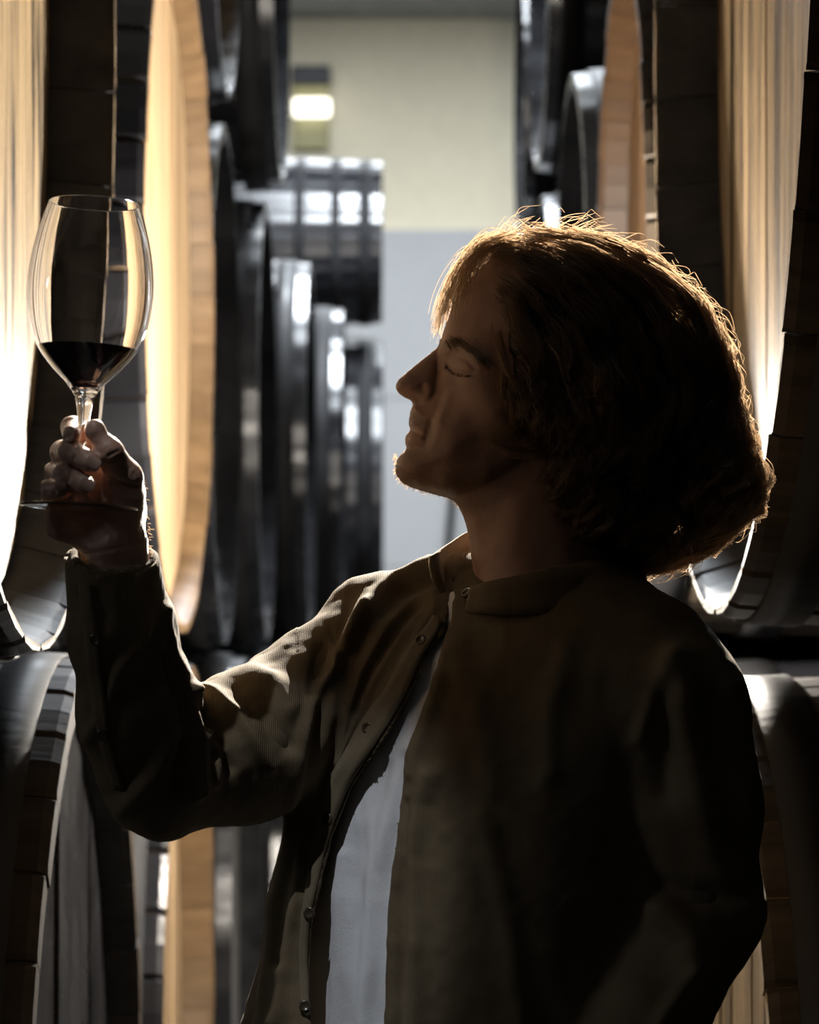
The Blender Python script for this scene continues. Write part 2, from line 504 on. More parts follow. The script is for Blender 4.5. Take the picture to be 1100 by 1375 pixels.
def board_mesh(y0, y1, r, x, th, jit):
    bm = bmesh.new()
    pts = []
    N = 6
    for i in range(N + 1):
        y = y0 + (y1 - y0) * i / N; pts.append((y, math.sqrt(max(r * r - y * y, 0.0))))
    top = pts; bot = [(y, -z) for y, z in reversed(pts)]
    # down the long sides, wavy edges
    side1 = []; side0 = []
    zt, zb = pts[-1][1], -pts[-1][1]
    for i in range(1, 12):
        z = zt + (zb - zt) * i / 12; side1.append((y1 + random.uniform(-jit, jit), z))
    zt, zb = -pts[0][1], pts[0][1]
    for i in range(1, 12):
        z = zt + (zb - zt) * i / 12; side0.append((y0 + random.uniform(-jit, jit), z))
    loop = top + side1 + bot + side0
    f = [bm.verts.new((x, y, z)) for y, z in loop]
    g = [bm.verts.new((x - th, y, z)) for y, z in loop]
    bm.faces.new(f); bm.faces.new(g[::-1])
    m = len(loop)
    for i in range(m): bm.faces.new((f[i], g[i], g[(i + 1) % m], f[(i + 1) % m]))
    bmesh.ops.remove_doubles(bm, verts=bm.verts[:], dist=1e-5)
    bmesh.ops.recalc_face_normals(bm, faces=bm.faces[:])
    me = bpy.data.meshes.new('head_board'); bm.to_mesh(me); bm.free()
    return me

def hoop_mesh(R, bil, length, x0, x1, th=0.004):
    def ro(x):
        s = (x + length / 2) / (length / 2); return R + (bil - 1) * R * (1 - s * s) + 0.002
    prof = [(ro(x0), x0), (ro(x0) + th, x0), (ro(x1) + th, x1), (ro(x1), x1), (ro(x0), x0)]
    me = lathe('hoop', prof, 72)
    for v in me.vertices: v.co = Vector((v.co.z, v.co.x, v.co.y))
    return fix_normals(me)

def body_mesh(R, bil, length, th, tip, n=64):
    xs = [0, -0.06, -0.14, -0.3, -0.45, -length / 2]; xs = xs + [-length - x for x in xs[-2::-1]]
    def ro(x):
        s = (x + length / 2) / (length / 2); return R + (bil - 1) * R * (1 - s * s)
    prof = [(ro(x), x) for x in xs] + [(ro(xs[-1]) - tip, xs[-1]), (R - th, -length + 0.13), (R - th, -0.13), (R - tip, 0), (ro(0), 0)]
    V = []; F = []; mats = []
    for r, h in prof:
        for i in range(n * 2):
            a = math.pi * i / n
            V.append((h, (r - (0.005 if i % 4 == 0 else 0)) * math.cos(a), (r - (0.005 if i % 4 == 0 else 0)) * math.sin(a)))
    n2 = n * 2
    for j in range(len(prof) - 1):
        for i in range(n2):
            F.append((j * n2 + i, j * n2 + (i + 1) % n2, (j + 1) * n2 + (i + 1) % n2, (j + 1) * n2 + i))
            mats.append(0 if j < len(xs) - 1 else (1 if j == len(prof) - 3 or j == len(prof) - 4 or j == len(xs) else 2))
    me = mesh_py('staves_body', V, F)
    me.polygons.foreach_set('material_index', np.array(mats, dtype=np.int32))
    return fix_normals(me)

def cask(side, y, zrel, R, label, X=0.40, near=True, outer='black_paint', inner='grey_wood', tipm='rim_wood', head='oak_old_head',
         recess=0.09, bil=1.03, length=1.25, n=38, tip=0.030, boards=11, hoops=((-0.035, -0.10), (-0.22, -0.29), (-0.44, -0.50)), yaw=0.0, jit=0.004, rough=0.004):
    e = empty('wine_cask', (side * X, y, CZ + zrel))
    e.rotation_euler = (0, 0, (math.pi if side > 0 else 0) + yaw)
    tag(e, label, 'cask', 'casks stacked along the aisle')
    th = 0.05
    mats = [M[outer], M[inner], M[tipm]]
    if near:
        me = stave_mesh(R, n, length, bil, th, tip)
        for m in mats: me.materials.append(m)
        for i in range(n):
            o = bpy.data.objects.new('stave', me); COL.objects.link(o); o.parent = e
            o.rotation_euler = (2 * math.pi * (i + 0.5) / n, 0, 0)
            k = 1 + random.uniform(-0.0015, 0.0015); o.scale = (1, k, k); o.location = (random.uniform(-0.002, 0.002), 0, 0)
    else:
        me = body_mesh(R, bil, length, th, tip)
        link('staves', me, mats, e)
    for a, b in hoops:
        for (x0, x1) in ((a, b), (-length - b, -length - a)):
            link('hoop', hoop_mesh(R, bil, length, x0, x1), M['hoop'], e)
    r = R - th + 0.006
    ys = np.linspace(-r, r, boards + 1); ys[1:-1] += np.array([random.uniform(-0.02, 0.02) for _ in range(boards - 1)])
    for end in (0, 1):
        hd = empty('head'); hd.parent = e
        if end: hd.location = (-length, 0, 0); hd.rotation_euler = (0, 0, math.pi)
        nb = boards if (near and end == 0) else 0
        if nb:
            for i in range(nb):
                link('head_board', board_mesh(ys[i] + 0.0012, ys[i + 1] - 0.0012, r, -recess + random.uniform(-rough, rough), 0.028, jit), M[head], hd, False)
        else:
            bm = bmesh.new()
            for i in range(boards):
                q = board_mesh(ys[i] + 0.003, ys[i + 1] - 0.003, r, -recess + random.uniform(-rough, rough), 0.028, 0.0)
                bm.from_mesh(q); bpy.data.meshes.remove(q)
            me = bpy.data.meshes.new('head_boards'); bm.to_mesh(me); bm.free()
            COL.objects.unlink(hd); bpy.data.objects.remove(hd)
            o = link('head', me, M[head], e, False)
            if end: o.location = (-length, 0, 0); o.rotation_euler = (0, 0, math.pi)
    return e

def zr(v, y): return (VY - v) * y / FPX        # height above the camera of photo row v at distance y

# upper tier, near the man
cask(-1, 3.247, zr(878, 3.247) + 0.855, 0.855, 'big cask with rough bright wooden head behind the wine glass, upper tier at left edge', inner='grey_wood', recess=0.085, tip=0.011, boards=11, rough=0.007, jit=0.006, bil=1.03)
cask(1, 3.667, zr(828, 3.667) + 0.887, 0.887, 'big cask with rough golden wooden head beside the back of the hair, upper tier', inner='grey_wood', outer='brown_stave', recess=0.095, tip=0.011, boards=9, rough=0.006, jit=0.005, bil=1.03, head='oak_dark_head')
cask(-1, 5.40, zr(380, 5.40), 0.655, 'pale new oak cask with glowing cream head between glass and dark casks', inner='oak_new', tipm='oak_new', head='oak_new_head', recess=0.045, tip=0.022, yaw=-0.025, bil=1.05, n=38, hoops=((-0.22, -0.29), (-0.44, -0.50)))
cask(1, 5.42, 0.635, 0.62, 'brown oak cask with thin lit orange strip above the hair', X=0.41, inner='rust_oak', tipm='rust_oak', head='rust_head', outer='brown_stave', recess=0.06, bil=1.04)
# lower tier, near
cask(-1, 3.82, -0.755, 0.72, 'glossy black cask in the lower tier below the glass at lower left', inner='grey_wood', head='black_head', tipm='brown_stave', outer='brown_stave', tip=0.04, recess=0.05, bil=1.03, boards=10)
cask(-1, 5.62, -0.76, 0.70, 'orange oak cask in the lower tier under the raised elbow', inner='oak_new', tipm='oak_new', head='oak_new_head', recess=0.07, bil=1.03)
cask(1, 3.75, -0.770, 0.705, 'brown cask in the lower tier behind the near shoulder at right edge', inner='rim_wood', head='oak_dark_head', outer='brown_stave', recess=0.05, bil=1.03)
cask(1, 5.45, -0.77, 0.70, 'dark cask in the lower tier hidden behind the man', inner='rim_wood', head='oak_dark_head', near=False, recess=0.05, bil=1.03)
# receding rows, out of focus
far = dict(near=False, inner='black_head', tipm='black_head', head='black_head', recess=0.05, bil=1.05)
cask(-1, 6.75, 0.575, 0.60, 'black cask in the upper tier just behind the pale oak cask', **far)
cask(-1, 8.02, 0.58, 0.60, 'black cask, second behind the pale oak cask in the upper tier', X=0.36, **far)
cask(-1, 9.31, 0.58, 0.60, 'black cask, third behind the pale oak cask in the upper tier', X=0.28, **far)
cask(-1, 10.62, 0.58, 0.60, 'black cask, fourth behind the pale oak cask in the upper tier', X=0.20, **far)
cask(-1, 11.95, 0.58, 0.62, 'farthest black cask of the left upper tier beside the pale door', X=0.065, **far)
cask(-1, 6.75, 1.87, 0.62, 'brown-headed cask of the third tier at top left above the black casks', **{**far, 'head': 'brown_stave', 'inner': 'brown_stave'})
cask(-1, 8.08, 1.89, 0.64, 'black cask of the third tier standing dark beside the far wall light', X=0.325, **far)
cask(-1, 11.6, 1.56, 0.32, 'small black cask on the far left stack with three white glints', X=0.065, **{**far, 'hoops': ((-0.04, -0.09), (-0.16, -0.20), (-0.30, -0.34))})
cask(1, 6.78, 0.655, 0.64, 'black cask with white glint on top, right upper tier behind the brown oak cask', **{**far})
cask(1, 8.14, 0.60, 0.62, 'black cask, second behind the brown oak cask on the right', **far)
cask(1, 9.47, 0.60, 0.62, 'black cask, third behind the brown oak cask on the right', **far)
cask(1, 10.52, 0.25, 0.36, 'small farthest black cask of the right row beside the pale door', X=0.385, **far)
cask(1, 8.3, 1.97, 0.64, 'black cask of the third tier at top right of the door', **far)
cask(1, 9.62, 1.74, 0.44, 'small black cask of the third tier nearest the door on the right', **far)
for i, (yy, xx) in enumerate(((7.10, 0.37), (8.55, 0.31), (10.0, 0.22), (11.45, 0.10))):
    cask(-1, yy, -0.74, 0.68, ['first', 'second', 'third', 'fourth'][i] + ' grey-headed cask of the lower left tier beyond the raised elbow', X=xx,
         **{**far, 'head': 'pale_head', 'inner': 'grey_wood', 'tipm': 'grey_wood'})
for i, yy in enumerate((6.95, 8.4, 9.85)):
    cask(1, yy, -0.76, 0.68, ['first', 'second', 'third'][i] + ' dark lower-tier cask of the right row behind the man', **far)

# bare bulb on a stand, behind the man
fl = empty('bulb_lamp', (LAMP.x, LAMP.y, 0)); tag(fl, 'bare bulb lamp on a slim stand behind the man, lighting his hair from behind', 'lamp')
hz = LAMP.z
bm = bmesh.new(); bmesh.ops.create_uvsphere(bm, u_segments=24, v_segments=16, radius=LAMP_R)
for v in bm.verts: v.co.z += hz
me = bpy.data.meshes.new('bulb'); bm.to_mesh(me); bm.free()
link('bulb', me, emit('bulb', LAMP_COL, LAMP_W / (4 * math.pi ** 2 * LAMP_R ** 2)), fl)
link('socket', tube('socket', [(0, 0, hz - 0.10), (0, 0, hz - 0.035)], 0.02, 16), M['dark_metal'], fl)
link('pole', tube('pole', [(0, 0, 0.25), (0, 0, hz - 0.09)], 0.011, 10), M['dark_metal'], fl)
for a in (90, 210, 330):
    ca_, sa_ = math.cos(math.radians(a)), math.sin(math.radians(a))
    link('stand_leg', tube('stand_leg', [(0, 0, 0.42), (0.13 * ca_, 0.24 * sa_, 0.012)], 0.009, 8), M['dark_metal'], fl)
# window in the left wall, before the cask rows begin
wn = empty('window_1', (-6.0, 1.8, 3.0)); tag(wn, 'pale daylight window in the left wall before the casks', None, None, 'structure')
for (a, b, c, d) in ((-.65, .65, .58, .65), (-.65, .65, -.65, -.58), (-.65, -.58, -.58, .58), (.58, .65, -.58, .58), (-.03, .03, -.58, .58)):
    link('window_frame', box_mesh('window_frame', (0.0, a, c), (0.05, b, d), 0.005), M['door'], wn, False)
for (a, b) in ((-.58, -.03), (.03, .58)):
    link('pane', box_mesh('pane', (0.005, a, -.58), (0.02, b, .58)), emit('daylit_pane', (0.84, 0.91, 1.0), 2.0), wn, False)
# housings made up for the two added spotlights
def spotlight(loc, target, label):
    sp = empty('added_spotlight', loc); tag(sp, label, 'light')
    dq = (target - loc).normalized(); bq = -dq
    can = tube('lamp_can', [tuple(bq * 0.02), tuple(bq * 0.05), tuple(bq * 0.16), tuple(bq * 0.18)], [0.045, 0.05, 0.05, 0.03], 20)
    link('lamp_can', can, M['dark_metal'], sp)
    link('bracket', tube('bracket', [tuple(bq * 0.12), (bq.x * 0.12, bq.y * 0.12, CEIL - loc.z)], 0.008, 8), M['dark_metal'], sp)
spotlight(SPOT, SPOT_T, 'added small black spotlight in front of the man, brightening his shirt')
spotlight(SPOT2, SPOT2_T, 'added small black spotlight above the aisle behind the man, for rim light')

# ================================================================ the man
def skin_mat():
    m, nt, b = new_mat('skin')
    mp = coords(nt, (1, 1, 1), False)
    n = nd(nt, 'ShaderNodeTexNoise'); n.inputs['Scale'].default_value = 60; n.inputs['Detail'].default_value = 6
    nt.links.new(mp.outputs[0], n.inputs['Vector'])
    r = ramp(nt, [(0.3, (0.29, 0.165, 0.115)), (0.7, (0.39, 0.235, 0.17))]); nt.links.new(n.outputs['Fac'], r.inputs[0])
    at = nt.nodes.new('ShaderNodeVertexColor'); at.layer_name = 'stubble'
    n2 = nd(nt, 'ShaderNodeTexNoise'); n2.inputs['Scale'].default_value = 900; n2.inputs['Detail'].default_value = 2
    nt.links.new(mp.outputs[0], n2.inputs['Vector'])
    mth = nd(nt, 'ShaderNodeMath', operation='MULTIPLY'); nt.links.new(at.outputs['Color'], mth.inputs[0])
    r2 = ramp(nt, [(0.35, 0.35), (0.65, 1.0)]); nt.links.new(n2.outputs['Fac'], r2.inputs[0]); nt.links.new(r2.outputs[0], mth.inputs[1])
    mx = nd(nt, 'ShaderNodeMix', data_type='RGBA'); nt.links.new(mth.outputs[0], mx.inputs['Factor'])
    nt.links.new(r.outputs[0], mx.inputs[6]); mx.inputs[7].default_value = (0.06, 0.038, 0.025, 1)
    nt.links.new(mx.outputs[2], b.inputs['Base Color'])
    b.inputs['Roughness'].default_value = 0.48; b.inputs['Specular IOR Level'].default_value = 0.4
    b.inputs['Subsurface Weight'].default_value = 0.12; b.inputs['Subsurface Radius'].default_value = (0.012, 0.005, 0.003)
    b.inputs['Subsurface Scale'].default_value = 0.4
    n3 = nd(nt, 'ShaderNodeTexVoronoi'); n3.inputs['Scale'].default_value = 420
    nt.links.new(mp.outputs[0], n3.inputs['Vector'])
    bump(nt, b, n3.outputs['Distance'], 0.18, 0.0008)
    return m

def cloth_mat(name, c0, c1, rib=0.0, rough=0.85, weave=700, sheen=0.04):
    m, nt, b = new_mat(name)
    mp = coords(nt, (1, 1, 1), False)
    n = nd(nt, 'ShaderNodeTexNoise'); n.inputs['Scale'].default_value = 18; n.inputs['Detail'].default_value = 8; n.inputs['Roughness'].default_value = 0.7
    nt.links.new(mp.outputs[0], n.inputs['Vector'])
    r = ramp(nt, [(0.3, c0), (0.7, c1)]); nt.links.new(n.outputs['Fac'], r.inputs[0]); nt.links.new(r.outputs[0], b.inputs['Base Color'])
    b.inputs['Roughness'].default_value = rough; b.inputs['Specular IOR Level'].default_value = 0.2
    b.inputs['Sheen Weight'].default_value = sheen; b.inputs['Sheen Roughness'].default_value = 0.5
    b.inputs['Sheen Tint'].default_value = (*[min(1, c * 4 + 0.2) for c in c1], 1)
    n2 = nd(nt, 'ShaderNodeTexNoise'); n2.inputs['Scale'].default_value = weave; n2.inputs['Detail'].default_value = 3
    nt.links.new(mp.outputs[0], n2.inputs['Vector'])
    if rib:
        w = nd(nt, 'ShaderNodeTexWave', wave_type='BANDS', bands_direction='X'); w.inputs['Scale'].default_value = rib
        w.inputs['Distortion'].default_value = 1.5; w.inputs['Detail'].default_value = 2
        nt.links.new(mp.outputs[0], w.inputs['Vector'])
        ad = nd(nt, 'ShaderNodeMath', operation='ADD'); nt.links.new(w.outputs['Fac'], ad.inputs[0]); nt.links.new(n2.outputs['Fac'], ad.inputs[1])
        bump(nt, b, ad.outputs[0], 0.35, 0.0012)
    else:
        bump(nt, b, n2.outputs['Fac'], 0.3, 0.001)
    return m

def hair_mat(name, col, trans, gloss=0.35, ft=0.6, clear=0.0):
    m = bpy.data.materials.new(name); m.use_nodes = True; nt = m.node_tree
    nt.nodes.remove(nt.nodes['Principled BSDF'])
    mp = coords(nt, (1, 1, 1), False); n = nd(nt, 'ShaderNodeTexNoise'); n.inputs['Scale'].default_value = 25; n.inputs['Detail'].default_value = 3
    nt.links.new(mp.outputs[0], n.inputs['Vector'])
    def vary(c, lo, hi):
        q = ramp(nt, [(0.3, [x * lo for x in c]), (0.7, [min(1, x * hi) for x in c])]); nt.links.new(n.outputs['Fac'], q.inputs[0]); return q.outputs[0]
    d = nt.nodes.new('ShaderNodeBsdfDiffuse'); nt.links.new(vary(col, 0.7, 1.4), d.inputs[0])
    t = nt.nodes.new('ShaderNodeBsdfTranslucent'); nt.links.new(vary(trans, 0.8, 1.15), t.inputs[0])
    g = nt.nodes.new('ShaderNodeBsdfAnisotropic'); g.inputs['Color'].default_value = (0.5, 0.46, 0.42, 1); g.inputs['Roughness'].default_value = 0.34
    m1 = nt.nodes.new('ShaderNodeMixShader'); m1.inputs[0].default_value = ft
    m2 = nt.nodes.new('ShaderNodeMixShader'); m2.inputs[0].default_value = gloss
    nt.links.new(d.outputs[0], m1.inputs[1]); nt.links.new(t.outputs[0], m1.inputs[2])
    nt.links.new(m1.outputs[0], m2.inputs[1]); nt.links.new(g.outputs[0], m2.inputs[2])
    if clear:
        tr_ = nt.nodes.new('ShaderNodeBsdfTransparent'); m3 = nt.nodes.new('ShaderNodeMixShader'); m3.inputs[0].default_value = clear
        nt.links.new(m2.outputs[0], m3.inputs[1]); nt.links.new(tr_.outputs[0], m3.inputs[2]); m2 = m3
    nt.links.new(m2.outputs[0], nt.nodes['Material Output'].inputs[0])
    return m

M['skin'] = skin_mat()
M['jacket'] = cloth_mat('brown_corduroy', (0.092, 0.066, 0.037), (0.145, 0.110, 0.066), rib=170)
M['placket'] = cloth_mat('brown_cotton_facing', (0.12, 0.092, 0.058), (0.18, 0.145, 0.095))
M['shirt'] = cloth_mat('white_jersey', (0.60, 0.60, 0.61), (0.72, 0.72, 0.73), rib=0, weave=520, sheen=0.1)
M['trousers'] = cloth_mat('dark_denim', (0.02, 0.022, 0.028), (0.035, 0.038, 0.045))
M['hair_core'] = hair_mat('dark_hair_mass', (0.010, 0.007, 0.005), (0.012, 0.007, 0.004), 0.05)
M['hair'] = hair_mat('dark_brown_hair', (0.030, 0.019, 0.012), (0.54, 0.36, 0.21), 0.12, 0.55, 0.08)
M['button'] = plain('dark_button', (0.05, 0.035, 0.022), 0.25)
M['leather'] = plain('dark_leather', (0.02, 0.016, 0.013), 0.4)

# ---- head: a closed relief over the traced profile, mirrored about the sagittal plane
FACE = [(593, 455), (591.5, 463), (588, 470), (587, 490), (585, 510), (580, 528), (566, 542), (555, 546), (551.5, 552), (549.8, 563), (549.5, 571),
        (551.5, 577.5), (547, 582), (544.5, 589), (545, 597), (546, 603), (539, 609), (533, 619), (531, 630), (535.5, 642), (547, 652),
        (571, 660), (604, 668), (640, 666), (675, 654), (706, 632), (728, 600), (745, 572), (790, 600), (835, 600), (868, 560), (890, 520),
        (900, 460), (885, 400), (845, 352), (790, 328), (730, 322), (680, 335), (640, 366), (615, 398), (602, 428)]
NOSE = [(592, 456), (589, 464.5), (580, 472.5), (568, 482), (557, 491), (542.5, 503), (534.5, 511), (531.5, 519), (534, 526), (542.5, 533), (552, 538), (556, 546),
        (572, 549), (584, 543), (591, 528), (592, 510), (596, 488), (604, 470)]
NECK = [(600, 655), (613.5, 676), (622, 693), (628, 713), (632, 740), (634, 790), (600, 860), (900, 860), (850, 790), (826, 740), (818, 690), (832, 620), (800, 560), (700, 560), (650, 600)]
hs = 1.6
uax = np.arange(515, 930, hs); vax = np.arange(300, 850, hs)
X2, Y2 = np.meshgrid(uax, vax, indexing='ij')
fp = crom(FACE, 5)
sdF = poly_sd(X2, Y2, fp)
Wf, Lf = shepard(X2, Y2, [(600, 430, 84, 120), (640, 380, 92, 105), (740, 330, 104, 105), (890, 450, 104, 110), (760, 450, 106, 110), (640, 500, 92, 95), (588, 500, 80, 95),
                          (585, 530, 76, 100), (552, 565, 66, 105), (548, 590, 60, 90), (533, 625, 50, 62), (560, 655, 58, 46), (604, 666, 72, 38), (660, 655, 80, 34), (700, 625, 84, 34),
                          (680, 560, 93, 70), (620, 590, 82, 90), (740, 590, 88, 50), (820, 590, 92, 70)])
hF = dome(sdF, Wf, Lf)
sdN = poly_sd(X2, Y2, crom(NOSE, 5))
Wn, Ln = shepard(X2, Y2, [(590, 466, 12, 13), (572, 484, 13, 15), (556, 496, 14, 17), (540, 516, 18, 18), (556, 530, 22, 18), (574, 532, 28, 15), (584, 540, 28, 12), (594, 500, 12, 20), (584, 505, 19, 22)])
hN = dome(sdN, Wn, Ln)
sdK = poly_sd(X2, Y2, crom(NECK, 5))
Wk, Lk = shepard(X2, Y2, [(620, 690, 62, 75), (720, 720, 80, 80), (820, 720, 72, 80), (720, 830, 90, 80)])
hK = dome(sdK, Wk, Lk)
ins = np.clip(sdF / 6.0, 0, 1)
B = np.zeros_like(X2)
B -= 11 * gbump(X2, Y2, 604, 488, 13, 11, 40)                    # eye socket
B += 6.0 * gbump(X2, Y2, 614, 495, 11, 7.5, 40)                  # closed lid over the eyeball
B -= 5.5 * np.exp(-0.5 * (line_d(X2, Y2, [(601, 493), (607, 501), (618, 507), (631, 509)]) / 1.8) ** 2)   # lash line
B -= 3.0 * np.exp(-0.5 * (line_d(X2, Y2, [(603, 480), (614, 482), (628, 492), (636, 503)]) / 2.0) ** 2)   # upper lid crease
B += 5.5 * np.exp(-0.5 * (line_d(X2, Y2, [(597, 459), (612, 462), (630, 474), (643, 492)]) / 7.0) ** 2)   # brow ridge
B += 5.0 * gbump(X2, Y2, 645, 535, 30, 16, 30)                   # cheekbone
B -= 4.0 * gbump(X2, Y2, 628, 590, 22, 20)                       # hollow of the cheek
B -= 3.5 * np.exp(-0.5 * (line_d(X2, Y2, [(592, 528), (588, 548), (579, 570), (574, 588)]) / 3.0) ** 2)   # nasolabial furrow
B += 3.8 * np.exp(-0.5 * (line_d(X2, Y2, [(600, 520), (598, 545), (588, 572), (581, 598)]) / 6.0) ** 2)   # cheek fold beside it
B -= 4.5 * np.exp(-0.5 * (line_d(X2, Y2, [(549, 578), (558, 582), (567, 588), (571, 591)]) / 1.7) ** 2)   # mouth slit
B += 2.2 * np.exp(-0.5 * (line_d(X2, Y2, [(553, 571), (561, 577), (568, 584)]) / 3.0) ** 2)              # upper lip
B += 2.6 * np.exp(-0.5 * (line_d(X2, Y2, [(549, 590), (558, 592), (566, 593)]) / 4.0) ** 2)              # lower lip
B -= 3.0 * gbump(X2, Y2, 573, 594, 5, 7)                         # mouth corner
B -= 3.0 * gbump(X2, Y2, 556, 606, 12, 4)                        # dip under the lip
B += 3.5 * gbump(X2, Y2, 545, 628, 14, 14)                       # chin
B -= 4.0 * gbump(X2, Y2, 650, 435, 25, 30)                       # temple
B += 9.0 * np.exp(-0.5 * ((line_d(X2, Y2, [(704, 540), (722, 528), (738, 545), (734, 575), (716, 604), (706, 600)])) / 4.5) ** 2)   # ear rim
B += 5.0 * gbump(X2, Y2, 712, 598, 6, 8)
hF = hF + B * ins * np.clip(hF / 25, 0, 1)
hN = np.where(sdN > 0, hN - 4.0 * np.exp(-0.5 * (line_d(X2, Y2, [(567, 520), (569, 532), (563, 540)]) / 3.0) ** 2) * np.clip(hN / 12, 0, 1), hN)
hN = hN - 3.0 * gbump(X2, Y2, 558, 541, 5, 3)                    # nostril
hH = smax(smax(hF, hN, 7.0), hK, 10.0)
wax = np.arange(-126, 127, hs, dtype=np.float32)
Fh = (np.abs(wax)[None, None, :] - hH.astype(np.float32)[:, :, None])
meH, VH, FH = net_mesh('head', Fh, (uax[0], vax[0], wax[0]), hs, 3)
del Fh

def stub_mask(V):
    u, v = V[:, 0], V[:, 1]
    beard = np.clip(poly_sd(u, v, [(500, 598), (560, 600), (578, 592), (590, 600), (625, 590), (660, 560), (690, 540), (720, 560), (715, 640), (660, 690), (600, 690), (500, 680)]) / 14 + 0.3, 0, 1)
    mous = np.clip(poly_sd(u, v, [(545, 552), (562, 552), (582, 572), (582, 600), (570, 594), (562, 577), (545, 570)]) / 6 + 0.2, 0, 1)
    return np.maximum(beard * 0.6, mous * 0.6)

# ---- hand around the stem of the glass (right hand, palm to the camera)
HW = -340.0
def H(px, py, dw=0.0): return Q(px, py, HW + dw)
gl = Q(20, 530, HW - 90); gh = Q(250, 905, HW + 150)
hst = 1.5
gax = grid((gl[0] + 20, gl[1] + 10, HW - 95), (gh[0], gh[1], HW + 165), hst)
def chain(pts, rads, k=5.0):
    d = None
    for i in range(len(pts) - 1):
        c = rcone(gax, pts[i], pts[i + 1], rads[i], rads[i + 1])
        d = c if d is None else smin(d, c, k)
    return d
palm = ellip(gax, H(128, 668, 84), (52, 52, 25), -20)
palm = smin(palm, rcone(gax, H(76, 688, 66), H(136, 734, 74), 24, 19), 18)           # little-finger side of the palm
palm = smin(palm, rcone(gax, H(60, 664, 62), H(82, 700, 66), 18, 22), 14)
palm = smin(palm, rcone(gax, H(164, 662, 44), H(158, 722, 62), 29, 27), 24)          # ball of the thumb
palm = smin(palm, rcone(gax, H(150, 622, 84), H(165, 690, 82), 22, 26), 18)
wrist = smin(rcone(gax, H(146, 738, 74), H(150, 790, 84), 26, 29), rcone(gax, H(172, 732, 72), H(174, 800, 84), 25, 27), 12)
wrist = smin(wrist, rcone(gax, H(158, 780, 84), H(160, 850, 112), 32, 32), 16)
hand = smin(palm, wrist, 12)
hand = smax(hand, -ellip(gax, H(112, 700, 40), (30, 22, 16)), 14)                    # hollow of the palm
fingers = [
    (chain([H(152, 628, 84), H(126, 592, 62), H(97, 574, 30), H(96, 584, -4)], [17, 14.5, 13.5, 11.5]), 4),
    (chain([H(138, 640, 86), H(84, 608, 40), H(94, 606, 0), H(122, 621, -20)], [17, 15, 14.5, 12.5]), 3),
    (chain([H(126, 660, 86), H(74, 637, 38), H(86, 637, 0), H(114, 650, -16)], [17, 15, 14, 12]), 3),
    (chain([H(112, 682, 80), H(58, 661, 36), H(64, 659, 4), H(80, 655, -10)], [16, 14, 12.5, 11]), 3),
]
for f, k in fingers: hand = smin(hand, f, k)
thumb = chain([H(164, 676, 50), H(166, 642, 22), H(147, 607, -6), H(129, 583, -8)], [27, 22.5, 16, 11.5], 10)
hand = smin(hand, thumb, 5)
hand = smin(hand, ellip(gax, H(128, 577, -8), (12.5, 13, 11)), 5)
def hand_post(V, Fq):
    N = vnormals(V, Fq)
    k = (D0 + V[:, 2] * S) / D0; px = VX + (V[:, 0] - VX) / k; py = VY + (V[:, 1] - VY) / k
    d = np.zeros(len(V))
    for pts, a, s in (([(150, 648), (170, 650), (186, 652)], -2.2, 2.0), ([(118, 690), (140, 705), (152, 716)], -3.0, 3.0), ([(140, 634), (152, 642), (170, 650)], -3.0, 2.5),
                      ([(115, 745), (150, 738), (195, 728)], -1.6, 2.5), ([(146, 612), (158, 606)], -1.4, 2.0), ([(152, 618), (164, 612)], -1.2, 2.0), ([(160, 668), (185, 672)], -1.0, 2.0),
                      ([(104, 596), (100, 616)], -1.5, 2.0), ([(97, 627), (92, 646)], -1.5, 2.0), ([(78, 648), (72, 668)], -1.0, 2.0)):
        d += a * np.exp(-0.5 * (line_d(px, py, pts) / s) ** 2)
    d *= np.clip(-N[:, 2] * 1.5 + 0.3, 0, 1)
    d += 0.35 * vnoise(V / 5.0, 3)
    return V + N * d[:, None]
meA, VA, FA = net_mesh('hand', hand, (gax[0].ravel()[0], gax[1].ravel()[0], gax[2].ravel()[0]), hst, 2, hand_post)
del hand, palm, wrist, thumb, fingers

# ---- torso and arms under the clothes, coarse
RS = (505, 842, 108); LS = (905, 935, -145)                  # shoulder joints (photo pixels + depth)
EL = (212, 1040, -135); WRI = (160, 765, -262)
def Qp(p): return Q(*p)
gt = grid((60, 700, -330), (1040, 1620, 330), 6.0)
def torso_field(g, rows, phi=33.0):
    """lofted ellipses: rows of (v, u, w, A, B)"""
    U, Vv, Wd = g
    R_ = np.array(rows, dtype=np.float64); v = np.clip(Vv.ravel(), R_[0, 0], R_[-1, 0])
    cu, cw, A, Bq = [np.interp(v, R_[:, 0], R_[:, k]).astype(np.float32)[None, :, None] for k in (1, 2, 3, 4)]
    a = math.radians(phi); cx, sx = math.cos(a), math.sin(a)
    x = (U - cu) * cx - (Wd - cw) * sx                       # along the shoulder line
    y = (U - cu) * sx + (Wd - cw) * cx                       # front to back
    kk = (np.abs(x / A) ** 2.4 + np.abs(y / Bq) ** 2.4) ** (1 / 2.4)
    d = (kk - 1) * np.minimum(A, Bq)
    return np.maximum(d, np.maximum(R_[0, 0] - Vv, Vv - R_[-1, 0]))
BODY = [(790, 735, 0, 85, 70), (830, 715, -10, 150, 85), (880, 705, -15, 205, 105), (1000, 700, -10, 195, 115), (1100, 695, -5, 190, 110), (1300, 690, 0, 180, 105), (1600, 690, 0, 190, 120)]
bd = torso_field(gt, BODY)
bd = smin(bd, rcone(gt, (735, 740, 0), (735, 860, 0), 66, 78), 40)
def limb(g, pts, rads, k=20):
    d = None
    for i in range(len(pts) - 1):
        c = rcone(g, pts[i], pts[i + 1], rads[i], rads[i + 1]); d = c if d is None else smin(d, c, k)
    return d
